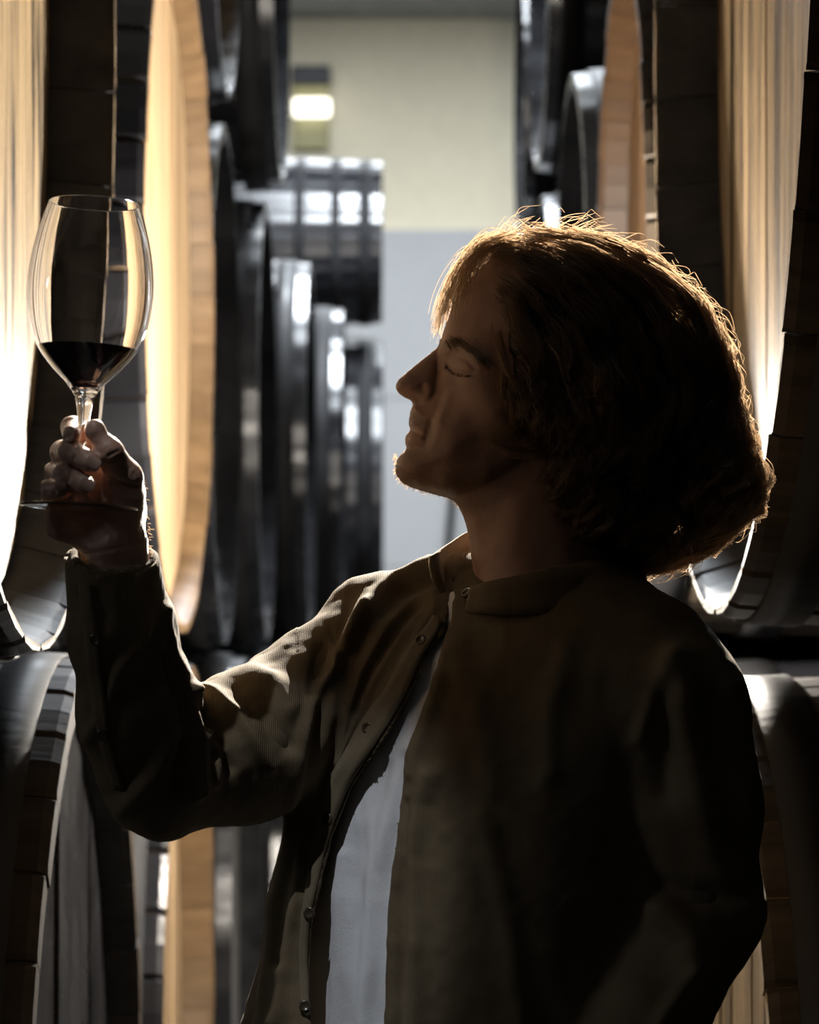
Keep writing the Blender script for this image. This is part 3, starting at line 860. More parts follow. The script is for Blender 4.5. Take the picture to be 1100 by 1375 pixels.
bd = smin(bd, limb(gt, [Q(520, 860, 100), Q(330, 1008, -45), Qp(EL)], [48, 46, 42]), 40)
bd = smin(bd, limb(gt, [Qp(EL), Q(176, 890, -200), Q(162, 800, -235)], [42, 38, 34]), 20)
bd = smin(bd, limb(gt, [Qp(LS), Q(930, 1225, -150), Q(850, 1400, -240)], [66, 54, 42]), 40)
meT, VT, FT = net_mesh('torso', bd, (gt[0].ravel()[0], gt[1].ravel()[0], gt[2].ravel()[0]), 6.0, 2)
del bd

# one body mesh
nV = 0; VV = []; FF = []; MK = []
for V, Fq, mk in ((VH, FH, stub_mask(VH)), (VA, FA, np.zeros(len(VA))), (VT, FT, np.zeros(len(VT)))):
    VV.append(to_world(V)); FF.append(Fq + nV); nV += len(V); MK.append(mk)
for m_ in (meH, meA, meT): bpy.data.meshes.remove(m_)
meB = mesh_np('person', np.concatenate(VV), np.concatenate(FF))
ca = meB.color_attributes.new('stubble', 'FLOAT_COLOR', 'POINT')
mk = np.concatenate(MK); ca.data.foreach_set('color', np.repeat(mk[:, None], 4, 1).astype(np.float32).ravel())
person = link('person', meB, M['skin'])
tag(person, 'long-haired man in brown jacket and white T-shirt raising a glass of red wine', 'person')

# ---- nails
def nail(c, nrm, along, a, b):
    n = Vector(nrm).normalized(); t = Vector(along); t = (t - n * t.dot(n)).normalized(); s = n.cross(t)
    V = []; F = []
    R1, R2 = 6, 14
    for i in range(R1 + 1):
        q = (math.pi / 2) * i / R1
        for k in range(R2):
            p = 2 * math.pi * k / R2
            cp, sp = math.cos(p), math.sin(p)
            e = lambda z: math.copysign(abs(z) ** 0.7, z)
            V.append(Vector(c) + t * (a * math.sin(q) * e(cp)) + s * (b * math.sin(q) * e(sp)) + n * (0.0008 * math.cos(q) - 0.18 * (b * math.sin(q) * sp) ** 2 / b))
    for i in range(R1):
        for k in range(R2):
            F.append((i * R2 + k, i * R2 + (k + 1) % R2, (i + 1) * R2 + (k + 1) % R2, (i + 1) * R2 + k))
    F.append(tuple(R1 * R2 + k for k in range(R2)))
    me = mesh_py('fingernail', V, F); bm = bmesh.new(); bm.from_mesh(me); bmesh.ops.remove_doubles(bm, verts=bm.verts[:], dist=1e-6); bmesh.ops.recalc_face_normals(bm, faces=bm.faces[:]); bm.to_mesh(me); bm.free()
    return me
M['nail'] = plain('fingernail', (0.38, 0.24, 0.19), 0.3)
for (px, py, dw, n, al) in ((92, 583, -13, (-0.45, -0.85, 0.1), (0.15, 0, -1)), (125, 621, -32, (0.25, -0.95, 0.1), (0.9, 0, -0.4)), (117, 650, -28, (0.2, -0.95, 0.1), (0.9, 0, -0.4)), (81, 652, -19.5, (0.1, -0.92, 0.4), (1, 0, 0.1))):
    c = W3(*H(px, py, dw)); small = px == 81
    link('fingernail', nail(c, n, al, 0.0056 if small else 0.0075, 0.0046 if small else 0.0060), M['nail'], person)

# ---- hair: dark mass with strands
HAIR = [(655, 352), (640, 335), (668, 316), (710, 309), (760, 308), (810, 320), (860, 342), (905, 372), (942, 403), (970, 443), (985, 490), (997, 545), (1012, 600),
        (1022, 640), (1012, 672), (985, 694), (955, 718), (930, 738), (900, 750), (872, 760), (848, 748), (800, 735), (755, 715), (730, 672), (722, 632), (700, 602), (676, 572), (654, 530), (648, 480), (650, 430), (656, 385)]
hu = np.arange(560, 1070, 3.0); hv = np.arange(280, 800, 3.0)
X3, Y3 = np.meshgrid(hu, hv, indexing='ij')
sdR = poly_sd(X3, Y3, crom(HAIR, 5))
Wr, Lr = shepard(X3, Y3, [(655, 450, 116, 34), (700, 330, 110, 90), (650, 345, 80, 60), (800, 320, 122, 100), (900, 400, 128, 110), (980, 500, 132, 110), (1000, 640, 120, 90), (960, 700, 105, 70),
                          (860, 750, 100, 55), (740, 690, 112, 34), (680, 570, 116, 34), (800, 550, 134, 100)])
hR = dome(sdR, Wr, Lr)
coreoff = 30 * np.clip((X3 - 700) / 120, 0, 1) * np.clip(np.maximum((X3 - 850) / 60, (420 - Y3) / 60), 0, 1) + 5 + 12 * np.clip((715 - X3) / 30, 0, 1)
hC = dome(sdR - coreoff, Wr - 8, Lr)
hR = np.where(sdR > 0, hR * (1 + 0.03 * np.sin(X3 / 17 + 1.7 * np.sin(Y3 / 23)) + 0.03 * np.sin(Y3 / 14 + 2 * np.sin(X3 / 31))), hR)
hwx = np.arange(-150, 151, 3.0, dtype=np.float32)
def hair_post(V, Fq):
    N = vnormals(V, Fq)
    return V + N * (4.0 * vnoise(V / 26.0, 5) + 1.5 * vnoise(V / 12.0, 6))[:, None]
meR, VR, FR = net_mesh('hair', np.abs(hwx)[None, None, :] - hC.astype(np.float32)[:, :, None], (hu[0], hv[0], hwx[0]), 3.0, 3, hair_post)
hair = link('hair', meR, M['hair_core'], person); tag(hair, 'shoulder-length dark wavy hair with glowing backlit edges')

def bil(A, u, v):
    x = np.clip((u - hu[0]) / 3.0, 0, len(hu) - 1.001); y = np.clip((v - hv[0]) / 3.0, 0, len(hv) - 1.001)
    i = x.astype(int); j = y.astype(int); fx = x - i; fy = y - j
    return A[i, j] * (1 - fx) * (1 - fy) + A[i + 1, j] * fx * (1 - fy) + A[i, j + 1] * (1 - fx) * fy + A[i + 1, j + 1] * fx * fy

def strands_mesh(name, P, r0, r1, twist=0.9, seed=0):
    """P (n,k,3) polylines in pixel units -> thin ribbons, one per hair"""
    n, k, _ = P.shape
    T = np.gradient(P, axis=1); T /= np.maximum(np.linalg.norm(T, axis=2, keepdims=True), 1e-6)
    rr = np.random.default_rng(seed + n)
    F0 = np.array([0.0, 0.0, 1.0]) + rr.normal(0, twist * 0.5, (n, 1, 3))
    A = np.cross(T, F0); A /= np.maximum(np.linalg.norm(A, axis=2, keepdims=True), 1e-6)
    rad = (r0 + (r1 - r0) * np.linspace(0, 1, k) ** 1.5)[None, :, None]
    V = np.stack([P - A * rad, P + A * rad], 2).reshape(-1, 3)
    base = (np.arange(n)[:, None] * k + np.arange(k - 1)[None, :]) * 2
    f = np.stack([base, base + 1, base + 3, base + 2], -1).reshape(-1, 4)
    return mesh_np(name, to_world(V), f)

def locks(G, per, rad, seed):
    """strands around guide curves"""
    r_ = np.random.default_rng(seed); n, k, _ = G.shape
    off = r_.normal(0, 1, (n, per, 1, 3)) * rad * np.array([1, 1, 0.8])
    t = np.linspace(0, 1, k)[None, None, :, None]
    sh = (1.0 - 0.55 * t) + 0.5 * np.abs(t - 0.5)
    fr = r_.normal(0, 1.6, (n, per, 1, 3)) * np.sin(t * (4 + 5 * r_.random((n, per, 1, 1))) + 6 * r_.random((n, per, 1, 1)))
    return (G[:, None] + off * sh + fr).reshape(n * per, k, 3)

def flow(u, v):
    """hair direction in the image plane"""
    fu = np.interp(v, [300, 340, 420, 520, 640, 760], [1.0, 0.95, 0.62, 0.34, 0.25, 0.1]); fv = np.interp(v, [300, 340, 420, 520, 640, 760], [0.1, 0.3, 0.8, 1.0, 1.0, 0.8])
    back = np.clip((u - 900) / 90, 0, 1)
    fu = fu * (1 - back) + back * 0.15
    fr = np.clip((690 - u) / 40, 0, 1) * np.clip((v - 380) / 60, 0, 1)
    fu = fu * (1 - fr) + 0.12 * fr; fv = fv * (1 - fr) + 1.0 * fr
    return fu, fv

def march(n, k, step, seeds, side, lift0, lift1, curl_a, curl_f, seed):
    r = np.random.default_rng(seed)
    u = seeds[:, 0].copy(); v = seeds[:, 1].copy()
    lock = r.integers(0, 90, n); ph = r.random(n) * 0.9 + lock * 2.399; fr = curl_f * (0.75 + 0.5 * ((lock * 37) % 17) / 17); amp = curl_a * (0.6 + 0.8 * r.random(n))
    lf = lift0 + (lift1 - lift0) * r.random(n) ** 2
    P = np.zeros((n, k, 3)); fac = seeds[:, 2]
    for i in range(k):
        t = i / (k - 1)
        hh = bil(hR, u, v); sd = bil(sdR, u, v)
        ww = np.where(hh > 0, hh, 0) * fac
        low = np.clip((v - 380) / 200, 0.3, 1.9)
        ang = ph + fr * i
        cu = amp * low * np.cos(ang) * min(1, 2 * t + .15); cw = amp * low * np.sin(ang) * min(1, 2 * t + .15)
        P[:, i, 0] = u + cu; P[:, i, 1] = v + 0.35 * cw; P[:, i, 2] = side * (ww + (lf + 0.8 * cw) * fac)
        fu, fv = flow(u, v)
        gu = bil(sdR, u + 3, v) - bil(sdR, u - 3, v); gv = bil(sdR, u, v + 3) - bil(sdR, u, v - 3); gn = np.sqrt(gu * gu + gv * gv) + 1e-6
        pull = np.clip((10 - sd) / 14, 0, 1.4)              # stay near the outline
        fu = fu + 0.55 * np.sin(ph * 1.7 + i * 0.45) * low * 0.8
        du = fu + pull * gu / gn; dv = fv + pull * gv / gn; dn = np.sqrt(du * du + dv * dv) + 1e-6
        u = u + step * du / dn; v = v + step * dv / dn
    return P

def seeds_in(n, seed, edge=None, rim=False):
    r = np.random.default_rng(seed); out = []
    while len(out) < n:
        a = r.uniform((600, 300), (1015, 735), (n * 4, 2))
        sd = bil(sdR, a[:, 0], a[:, 1])
        ok = (sd > 1) & ((sd < edge) if edge else True) & ~((a[:, 0] < 658) & (a[:, 1] > 375))
        if rim: ok &= ~((a[:, 1] > 420) & (a[:, 0] < 820))
        out.extend(a[ok].tolist())
    out = np.array(out[:n])
    fac = (1 - r.random(n) ** 2 * 0.15) if not rim else r.random(n) * 1.0
    return np.column_stack([out, fac])

Ps = []
n1 = 350; Ps.append(locks(march(n1, 18, 6.5, seeds_in(n1, 11), -1, 1, 9, 9.0, 0.62, 1), 26, 4.0, 31))
n1b = 110; Ps.append(locks(march(n1b, 18, 6.5, seeds_in(n1b, 12), 1, 1, 9, 9.0, 0.62, 2), 20, 4.0, 32))
n2 = 180; Ps.append(locks(march(n2, 18, 5.5, seeds_in(n2, 13, 34, True), -1, 1, 9, 9.0, 0.66, 3), 20, 4.5, 33))
n3 = 180; Ps.append(locks(march(n3, 18, 5.5, seeds_in(n3, 14, 34, True), 1, 1, 9, 9.0, 0.66, 4), 20, 4.5, 34))
def low_seeds(n, seed):
    r_ = np.random.default_rng(seed); out = []
    while len(out) < n:
        a = r_.uniform((850, 540), (1020, 745)); s_ = float(bil(sdR, np.array([a[0]]), np.array([a[1]]))[0])
        if 0 < s_ < 45: out.append((a[0], a[1], r_.random()))
    return np.array(out)
n4 = 70; Ps.append(locks(march(n4, 18, 4.6, low_seeds(n4, 15), -1, 2, 14, 10.5, 0.95, 5), 20, 3.2, 35))
n5 = 60; Ps.append(locks(march(n5, 18, 4.6, low_seeds(n5, 16), 1, 2, 14, 10.5, 0.95, 6), 20, 3.2, 36))
link('strands', strands_mesh('strands', np.concatenate(Ps), 0.50, 0.2), M['hair'], hair)['kind'] = 'stuff'

# loose flyaway hairs along the outline, the fringe over the brow, curls on the cheek
r = np.random.default_rng(21); FL = []
ol = crom(HAIR, 8); ol = np.array([p for p in ol if not (p[1] > 360 and p[0] < 840)])
for i in range(420):
    p = ol[r.integers(len(ol))]; c = np.array([790, 520]); nrm = (p - c) / np.linalg.norm(p - c); tg = np.array([-nrm[1], nrm[0]])
    if p[0] < 760 and r.random() < 0.5: tg = -tg
    L = r.uniform(25, 75); out = r.uniform(2, 17) * (1.6 if p[1] > 600 else 1); w0 = r.uniform(-70, 70); cu = r.uniform(-1, 1) * 9; f = r.uniform(3, 8); ph = r.random() * 6
    q = []
    for t in np.linspace(0, 1, 16):
        a = p - nrm * 4 + tg * L * t * 0.8 + nrm * out * math.sin(t * 2.4) + nrm * cu * 0.5 * math.sin(f * t + ph) * t + tg * cu * math.cos(f * t + ph) * t
        q.append((a[0], a[1], w0 + 10 * t * math.sin(f * t)))
    FL.append(q)
for i in range(620):                                            # fringe falling forward
    w0 = r.uniform(-78, 70); u0 = r.uniform(645, 700); v0 = r.uniform(316, 336); e = r.uniform(0, 1)
    ee = r.random() ** 0.8; pe = np.array([583 + 66 * (1 - ee) + r.normal(0, 4), 362 + 82 * ee + r.normal(0, 9)]); pm = np.array([600 + 52 * (1 - ee) + r.normal(0, 4), 328 + 14 * r.random()])
    q = []
    for t in np.linspace(0, 1, 16):
        a = (1 - t) ** 2 * np.array([u0, v0]) + 2 * t * (1 - t) * pm + t * t * pe
        q.append((a[0] + 2 * math.sin(5 * t + i), a[1] + 2 * math.cos(4 * t + i), w0 * (1 - 0.25 * t) + 4 * math.sin(3 * t + i)))
    FL.append(q)
for i in range(70):                                            # curl on the cheek in front of the ear
    a0 = r.uniform(-0.4, 0.6); rad = r.uniform(8, 30); cx_, cy_ = 684 + r.uniform(-8, 10), 596 + r.uniform(-6, 8)
    q = []
    for t in np.linspace(0, 1, 16):
        a = a0 + 1.0 + 3.6 * t
        q.append((cx_ + 36 - 30 * t + rad * 1.3 * math.cos(a) - 12, cy_ + rad * 0.75 * math.sin(a), -98 - 16 * math.sin(3 * t) - r.uniform(0, .4)))
    FL.append(q)
link('loose_hairs', strands_mesh('loose_hairs', np.array(FL), 0.42, 0.2), M['hair'], hair)['kind'] = 'stuff'

# eyebrow and stubble hairs
def h_at(u, v):
    i = min(max(int((u - uax[0]) / hs), 0), len(uax) - 1); j = min(max(int((v - vax[0]) / hs), 0), len(vax) - 1)
    return float(hH[i, j])
EB = []
for i in range(420):
    t = r.random(); s = 1 if i % 2 else -1
    c = crom([(597, 458), (612, 460), (630, 473), (645, 494)], 10, False); p = c[int(t * (len(c) - 1))] + r.normal(0, 3.6, 2)
    L = r.uniform(9, 16); q = []
    for k_ in np.linspace(0, 1, 6):
        a = p + np.array([0.75, 0.65]) * L * k_ + np.array([0, 0.6]) * L * k_ * k_ * 0.4
        q.append((a[0], a[1], s * (max(h_at(*a), 0) + 0.4 + 1.8 * math.sin(k_ * 2.6))))
    EB.append(q)
eb = link('eyebrow', strands_mesh('eyebrow', np.array(EB), 0.5, 0.2), M['hair'], person); eb['kind'] = 'stuff'; tag(eb, 'dark eyebrow')
LS_ = []
for i in range(120):
    s = 1 if i % 2 else -1; c = crom([(600, 494), (607, 502), (618, 508), (631, 510)], 10, False); p = c[r.integers(len(c))] + r.normal(0, 0.7, 2)
    q = []
    for k_ in (0, 0.4, 0.7, 1.0):
        a = p + np.array([-3.5, 3.0]) * k_
        q.append((a[0], a[1], s * (max(h_at(*a), h_at(*p), 0) + 0.9 + 1.2 * k_)))
    LS_.append(q)
el = link('eyelashes', strands_mesh('eyelashes', np.array(LS_), 0.32, 0.15), M['hair_core'], person); el['kind'] = 'stuff'
SB = []
edge = crom([(531, 612), (531, 630), (535.5, 642), (547, 652), (571, 660), (604, 668), (614, 678)], 12, False)
for i in range(900):
    if i < 420:
        p = edge[r.integers(len(edge))] + r.normal(0, 0.8, 2) + np.array([1.2, -0.8]); w0 = r.uniform(-28, 28)
        d = np.array([-0.6, 0.7]) + r.normal(0, 0.5, 2); L = r.uniform(1.5, 4.5)
        q = [(p[0] + d[0] * L * t, p[1] + d[1] * L * t, w0 + 2 * t * math.sin(i)) for t in (0, 0.5, 1)]
    else:
        if i < 700: p = np.array([r.uniform(540, 690), r.uniform(606, 664)])
        else: p = np.array([r.uniform(550, 578), r.uniform(553, 575)])
        hh = h_at(*p)
        if hh < 5: p = np.array([600.0, 640.0]); hh = h_at(*p)
        L = r.uniform(3, 6); d = r.normal(0, 0.5, 2) + np.array([0.1, 0.8])
        q = [(p[0] + d[0] * L * t, p[1] + d[1] * L * t, -(hh - 0.5 + 1.8 * t)) for t in (0, 0.5, 1)]
    SB.append(q)
sb = link('stubble', strands_mesh('stubble', np.array(SB), 0.28, 0.15), M['hair'], person); sb['kind'] = 'stuff'
AH = []                                                          # arm hairs along the wrist
for i in range(36):
    t = r.random(); p = np.array([193 + 12 * t, 640 + 105 * t]) + r.normal(0, 1.2, 2); w0 = r.uniform(50, 90); L = r.uniform(3, 7)
    a = H(p[0], p[1], w0); d = np.array([0.7, -0.5]) + r.normal(0, 0.4, 2)
    AH.append([(a[0] - 3 + d[0] * L * q_, a[1] + d[1] * L * q_ + q_ * q_ * 3, a[2]) for q_ in (0, 0.33, 0.66, 1)])
ah = link('wrist_hairs', strands_mesh('wrist_hairs', np.array(AH), 0.32, 0.18), M['hair'], person); ah['kind'] = 'stuff'

# ---- T-shirt
gs = grid((380, 770, -280), (960, 1560, 260), 4.0)
SH = [(786, 722, -4, 95, 76), (800, 712, -8, 120, 86), (830, 708, -12, 165, 98), (880, 702, -17, 205, 122), (1000, 680, -20, 212, 146), (1100, 655, -24, 222, 146), (1200, 636, -24, 226, 146), (1300, 628, -22, 226, 146), (1560, 625, -20, 226, 146)]
sh = torso_field(gs, SH)
sh = np.maximum(sh, -(sh + 9))                                            # a shell of cloth
sh = smax(sh, -rcone(gs, (715, 700, -20), (735, 812, -6), 92, 86), 6)       # neck hole
def shirt_post(V, Fq):
    N = vnormals(V, Fq)
    k = (D0 + V[:, 2] * S) / D0; px = VX + (V[:, 0] - VX) / k; py = VY + (V[:, 1] - VY) / k
    d = 3.5 * vnoise(np.column_stack([V[:, 0] / 26, V[:, 1] / 130, V[:, 2] / 40]), 8) + 1.0 * vnoise(np.column_stack([V[:, 0] / 9, V[:, 1] / 40, V[:, 2] / 16]), 9)
    for pts, a, s in (([(575, 940), (540, 1040), (500, 1170), (488, 1375)], 7, 9), ([(515, 1030), (480, 1180), (470, 1375)], -5, 8), ([(548, 1020), (520, 1200), (508, 1375)], -5, 8), ([(460, 1150), (448, 1375)], 5, 8)):
        d += a * np.exp(-0.5 * (line_d(px, py, pts) / s) ** 2) * np.clip(-N[:, 2] + 0.4, 0, 1)
    return V + N * d[:, None]
meS, _, _ = net_mesh('t_shirt', sh, (gs[0].ravel()[0], gs[1].ravel()[0], gs[2].ravel()[0]), 4.0, 2, shirt_post)
tag(link('t_shirt', meS, M['shirt'], person), 'plain white T-shirt showing in the open jacket front')
del sh

# ---- jacket: one hollow shell of torso and sleeves, cut open at the front, neck, hem and cuffs
jst = 3.2
gj = grid((60, 690, -345), (1050, 1540, 300), jst)
JK = [(765, 742, 0, 95, 80), (785, 735, 2, 130, 92), (815, 722, -2, 185, 106), (850, 712, -8, 226, 126), (900, 704, -14, 246, 150), (1000, 688, -14, 246, 178), (1100, 678, -16, 242, 194), (1250, 668, -18, 244, 204), (1540, 664, -16, 250, 208)]
jk = torso_field(gj, JK)
jk = smin(jk, limb(gj, [Q(745, 775, 30), Q(590, 800, 75), Qp((505, 838, 108))], [52, 50, 68]), 40)        # far shoulder yoke
jk = smin(jk, limb(gj, [Q(780, 800, -30), Q(880, 875, -110), Qp((905, 945, -145))], [52, 66, 88]), 40)    # near shoulder yoke
jk = smin(jk, limb(gj, [Qp((512, 850, 104)), Qp((420, 945, 40)), Qp((325, 1005, -50)), Qp((222, 1040, -128))], [76, 90, 96, 80], 30), 26)   # far upper sleeve
jk = smin(jk, limb(gj, [Qp((214, 1042, -130)), Qp((186, 950, -178)), Qp((163, 850, -215)), Qp((151, 748, -258))], [78, 75, 64, 55], 26), 20)  # far forearm sleeve
jk = smin(jk, limb(gj, [Qp((905, 945, -145)), Q(925, 1080, -150), Q(935, 1225, -155), Q(860, 1400, -240)], [94, 88, 82, 70], 30), 26)   # near sleeve
jk = smin(jk, limb(gj, [Q(500, 880, 45), Q(462, 1060, 25), Q(440, 1220, 5), Q(425, 1400, -5), Q(425, 1560, -5)], [74, 72, 78, 96, 105], 30), 30)   # loose hanging front panel, far side
U, Vv, Wd = gj
kk = (D0 + Wd * S) / D0
PX = VX + (U - VX) / kk; PY = VY + (Vv - VY) / kk
jk = np.maximum(jk, -(jk + 10.5))
# cuff end and the bent wrist opening
wa = np.array(Qp((163, 850, -215))); wb = np.array(Qp((151, 748, -258))); wd_ = (wb - wa) / np.linalg.norm(wb - wa)
ct = (U - wb[0]) * wd_[0] + (Vv - wb[1]) * wd_[1] + (Wd - wb[2]) * wd_[2]
ct = ct + 0.10 * (U - wb[0])
jk = np.where((U < 330) & (Vv < 860), np.maximum(jk, ct - 4), jk)
# hem
jk = np.maximum(jk, Vv - 1520)
# neck hole
jk = smax(jk, -rcone(gj, (700, 660, 0), (738, 788, 0), 70, 84), 4)
# front opening between the two plackets
OPEN = [(772, 611, 612), (800, 606, 608.5), (815, 603.5, 607.5), (832, 601, 606.5), (850, 596, 602.5), (880, 574, 592), (927, 555, 578), (983, 522, 557), (1014, 502, 546), (1055, 474, 540), (1087, 461, 535), (1122, 446, 532),
        (1163, 436, 527), (1209, 426, 521), (1233, 420, 519), (1291, 417, 518), (1375, 421, 518), (1600, 425, 520)]
OP = np.array(OPEN, dtype=np.float64)
oL = np.interp(PY, OP[:, 0], OP[:, 1]).astype(np.float32); oR = np.interp(PY, OP[:, 0], OP[:, 2]).astype(np.float32)
front = Wd - np.float32(40) + 0.35 * (U - 560)
cut = np.maximum(np.maximum(oL - PX, PX - oR), np.maximum(front, 772 - Vv))
jk = np.maximum(jk, -cut)
del oL, oR, cut, PX, PY
FOLD = [  # traced folds: polyline, height, width (photo pixels)
    ([(578, 752), (538, 772), (503, 803), (477, 838), (445, 896), (424, 930), (411, 985), (400, 1050), (372, 1200), (352, 1375)], 7, 7),
    ([(490, 822), (469, 859), (448, 906), (435, 975), (419, 1043), (405, 1120), (388, 1230), (370, 1375)], 8, 7),
    ([(470, 800), (455, 850), (430, 900)], -6, 7), ([(460, 880), (430, 960), (412, 1050), (395, 1130), (372, 1290)], -9, 8),
    ([(585, 795), (548, 814), (516, 848), (490, 895), (466, 960), (452, 1020)], 6, 8), ([(586, 778), (540, 796), (505, 830), (482, 868)], -6, 9),
    ([(588, 806), (553, 843), (522, 888), (495, 932), (477, 980), (458, 1030)], 5, 5), ([(560, 820), (525, 862), (500, 905), (478, 955)], -4, 6),
    ([(590, 815), (562, 858), (534, 902), (508, 945), (486, 990)], 4, 4),
    ([(262, 925), (290, 935), (320, 960), (345, 1000), (362, 1030)], 9, 7), ([(268, 945), (290, 985), (308, 1030)], -8, 8),
    ([(258, 930), (268, 980), (270, 1040), (262, 1065)], 9, 8), ([(276, 985), (296, 1010), (288, 1050), (268, 1060)], 8, 6), ([(250, 940), (246, 1000), (240, 1050)], -9, 7),
    ([(340, 890), (370, 925), (385, 950)], 6, 10), ([(312, 915), (360, 960), (390, 1000)], -7, 10),
    ([(120, 990), (135, 960), (160, 900), (200, 850), (222, 815)], 4, 6), ([(150, 1070), (200, 1010), (235, 930)], -5, 10), ([(165, 1085), (210, 1040), (240, 985)], 6, 9),
    ([(222, 820), (232, 870), (250, 905)], 5, 5), ([(222, 880), (230, 910), (246, 930)], -5, 4),
    ([(440, 848), (428, 880), (420, 930)], -8, 6), ([(436, 846), (446, 870), (448, 900)], 5, 5),
    ([(910, 890), (915, 960), (935, 1050), (960, 1150), (1005, 1215)], 12, 18), ([(900, 890), (880, 930), (862, 990)], 7, 9), ([(890, 925), (895, 1000), (890, 1060)], -9, 12),
    ([(975, 930), (990, 1000), (1000, 1100)], 6, 9), ([(950, 940), (975, 1040), (985, 1140)], -8, 10), ([(890, 1225), (930, 1260), (925, 1310)], 12, 16), ([(880, 1190), (930, 1205), (990, 1200)], -9, 11), ([(925, 1310), (905, 1345), (885, 1375)], 8, 8),
    ([(575, 1045), (560, 1080), (556, 1150), (560, 1375)], 8, 10), ([(548, 1080), (540, 1200), (540, 1375)], -5, 6), ([(650, 1100), (680, 1220), (700, 1375)], 6, 12), ([(610, 860), (640, 950), (660, 1060)], 5, 14), ([(760, 870), (740, 950), (735, 1040)], 5, 12), ([(600, 880), (575, 960), (552, 1040)], 4, 6)]
def jacket_post(V, Fq):
    N = vnormals(V, Fq)
    k = (D0 + V[:, 2] * S) / D0; px = VX + (V[:, 0] - VX) / k; py = VY + (V[:, 1] - VY) / k
    d = 3.0 * vnoise(np.column_stack([V[:, 0] / 45, V[:, 1] / 90, V[:, 2] / 45]), 12) + 1.1 * vnoise(V / 16.0, 13)
    far_arm = (px < 400) & (V[:, 2] < 60)
    d += far_arm * (2.0 * vnoise(np.column_stack([(V[:, 0] + V[:, 1] * 0.6) / 18, V[:, 1] / 55, V[:, 2] / 40]), 14))
    facing = np.clip(-N[:, 2] * 1.4 + 0.25, 0, 1)
    f = np.zeros(len(V))
    for pts, a, s in FOLD: f += a * np.exp(-0.5 * (line_d(px, py, pts) / s) ** 2)
    return V + N * (d + 1.4 * f * facing)[:, None]
meJ, _, _ = net_mesh('jacket', jk, (gj[0].ravel()[0], gj[1].ravel()[0], gj[2].ravel()[0]), jst, 3, jacket_post)
del jk, ct, U, Vv, Wd, kk
jacket = link('jacket', meJ, M['jacket'], person); tag(jacket, 'open brown corduroy shirt jacket with button placket')

# surface point of the jacket under a photo pixel, for the sewn-on parts
from mathutils.bvhtree import BVHTree
bvh = BVHTree.FromPolygons([v.co.copy() for v in meJ.vertices], [tuple(p.vertices) for p in meJ.polygons])
CAMP = Vector((0, 0, CZ))
def hit(px, py):
    d = Vector(((px - VX) / FPX, 1.0, (VY - py) / FPX)).normalized()
    loc, n, i, t = bvh.ray_cast(CAMP, d)
    if loc is None: return None, None
    if n.dot(d) > 0: n = -n
    return loc, n

def ribbon(name, A, B, th, mat, parent, n=4, rounded=True):
    """cloth strip between two 3-D polylines, with thickness"""
    A = [Vector(a) for a in A]; B = [Vector(b) for b in B]; V = []; F = []
    m = len(A)
    rows = [[A[i].lerp(B[i], j / n) for j in range(n + 1)] for i in range(m)]
    nr = []
    for i in range(m):
        for j in range(n + 1):
            du = rows[min(i + 1, m - 1)][j] - rows[max(i - 1, 0)][j]; dv = rows[i][min(j + 1, n)] - rows[i][max(j - 1, 0)]
            nn = du.cross(dv); nn.normalize(); nr.append(nn)
    w = n + 1
    for s in (1, -1):
        for i in range(m):
            for j in range(w):
                V.append(rows[i][j] + nr[i * w + j] * (s * th / 2))
    o = m * w
    for i in range(m - 1):
        for j in range(n):
            a, b, c, d = i * w + j, i * w + j + 1, (i + 1) * w + j + 1, (i + 1) * w + j
            F.append((a, b, c, d)); F.append((o + d, o + c, o + b, o + a))
    bl = [i * w for i in range(m)]; br = [i * w + n for i in range(m)]
    for q in (bl, br):
        for i in range(m - 1): F.append((q[i], q[i + 1], o + q[i + 1], o + q[i]))
    for q in ([j for j in range(w)], [(m - 1) * w + j for j in range(w)]):
        for i in range(n): F.append((q[i], q[i + 1], o + q[i + 1], o + q[i]))
    return link(name, fix_normals(mesh_py(name, V, F)), mat, parent)

# collar: standing band open at the throat
CT = [(579, 747, 6), (588, 740, 36), (606, 728, 66), (634, 712, 92), (690, 700, 112), (750, 698, 118), (810, 712, 100), (848, 735, 50), (856, 752, -10), (836, 762, -64), (795, 766, -96), (740, 766, -112), (695, 774, -108), (660, 781, -92), (634, 788, -64)]
CB = [(598, 806, -4), (602, 798, 30), (614, 790, 62), (640, 776, 96), (690, 762, 124), (750, 762, 134), (820, 778, 116), (866, 800, 60), (876, 815, -10), (856, 822, -78), (805, 824, -114), (745, 824, -132), (690, 826, -126), (652, 824, -104), (626, 822, -66)]
T_ = crom([Q(*p) for p in CT], 4, False); B_ = crom([Q(*p) for p in CB], 4, False)
tag(ribbon('collar', [W3(*p) for p in T_], [W3(*p) for p in B_], 0.0045, M['jacket'], jacket, 4), 'open standing collar')
# collar leaf folded at the far front edge
LT = [(579, 746, 8), (577, 756, 2), (579, 770, -4), (584, 785, -8), (592, 800, -8)]; LB = [(590, 742, 20), (589, 754, 8), (590, 768, 0), (594, 783, -4), (599, 800, -6)]
LT = crom([Q(*p) for p in LT], 4, False); LB = crom([Q(*p) for p in LB], 4, False)
ribbon('collar_edge', [W3(*p) for p in LT], [W3(*p) for p in LB], 0.006, M['jacket'], jacket, 2)

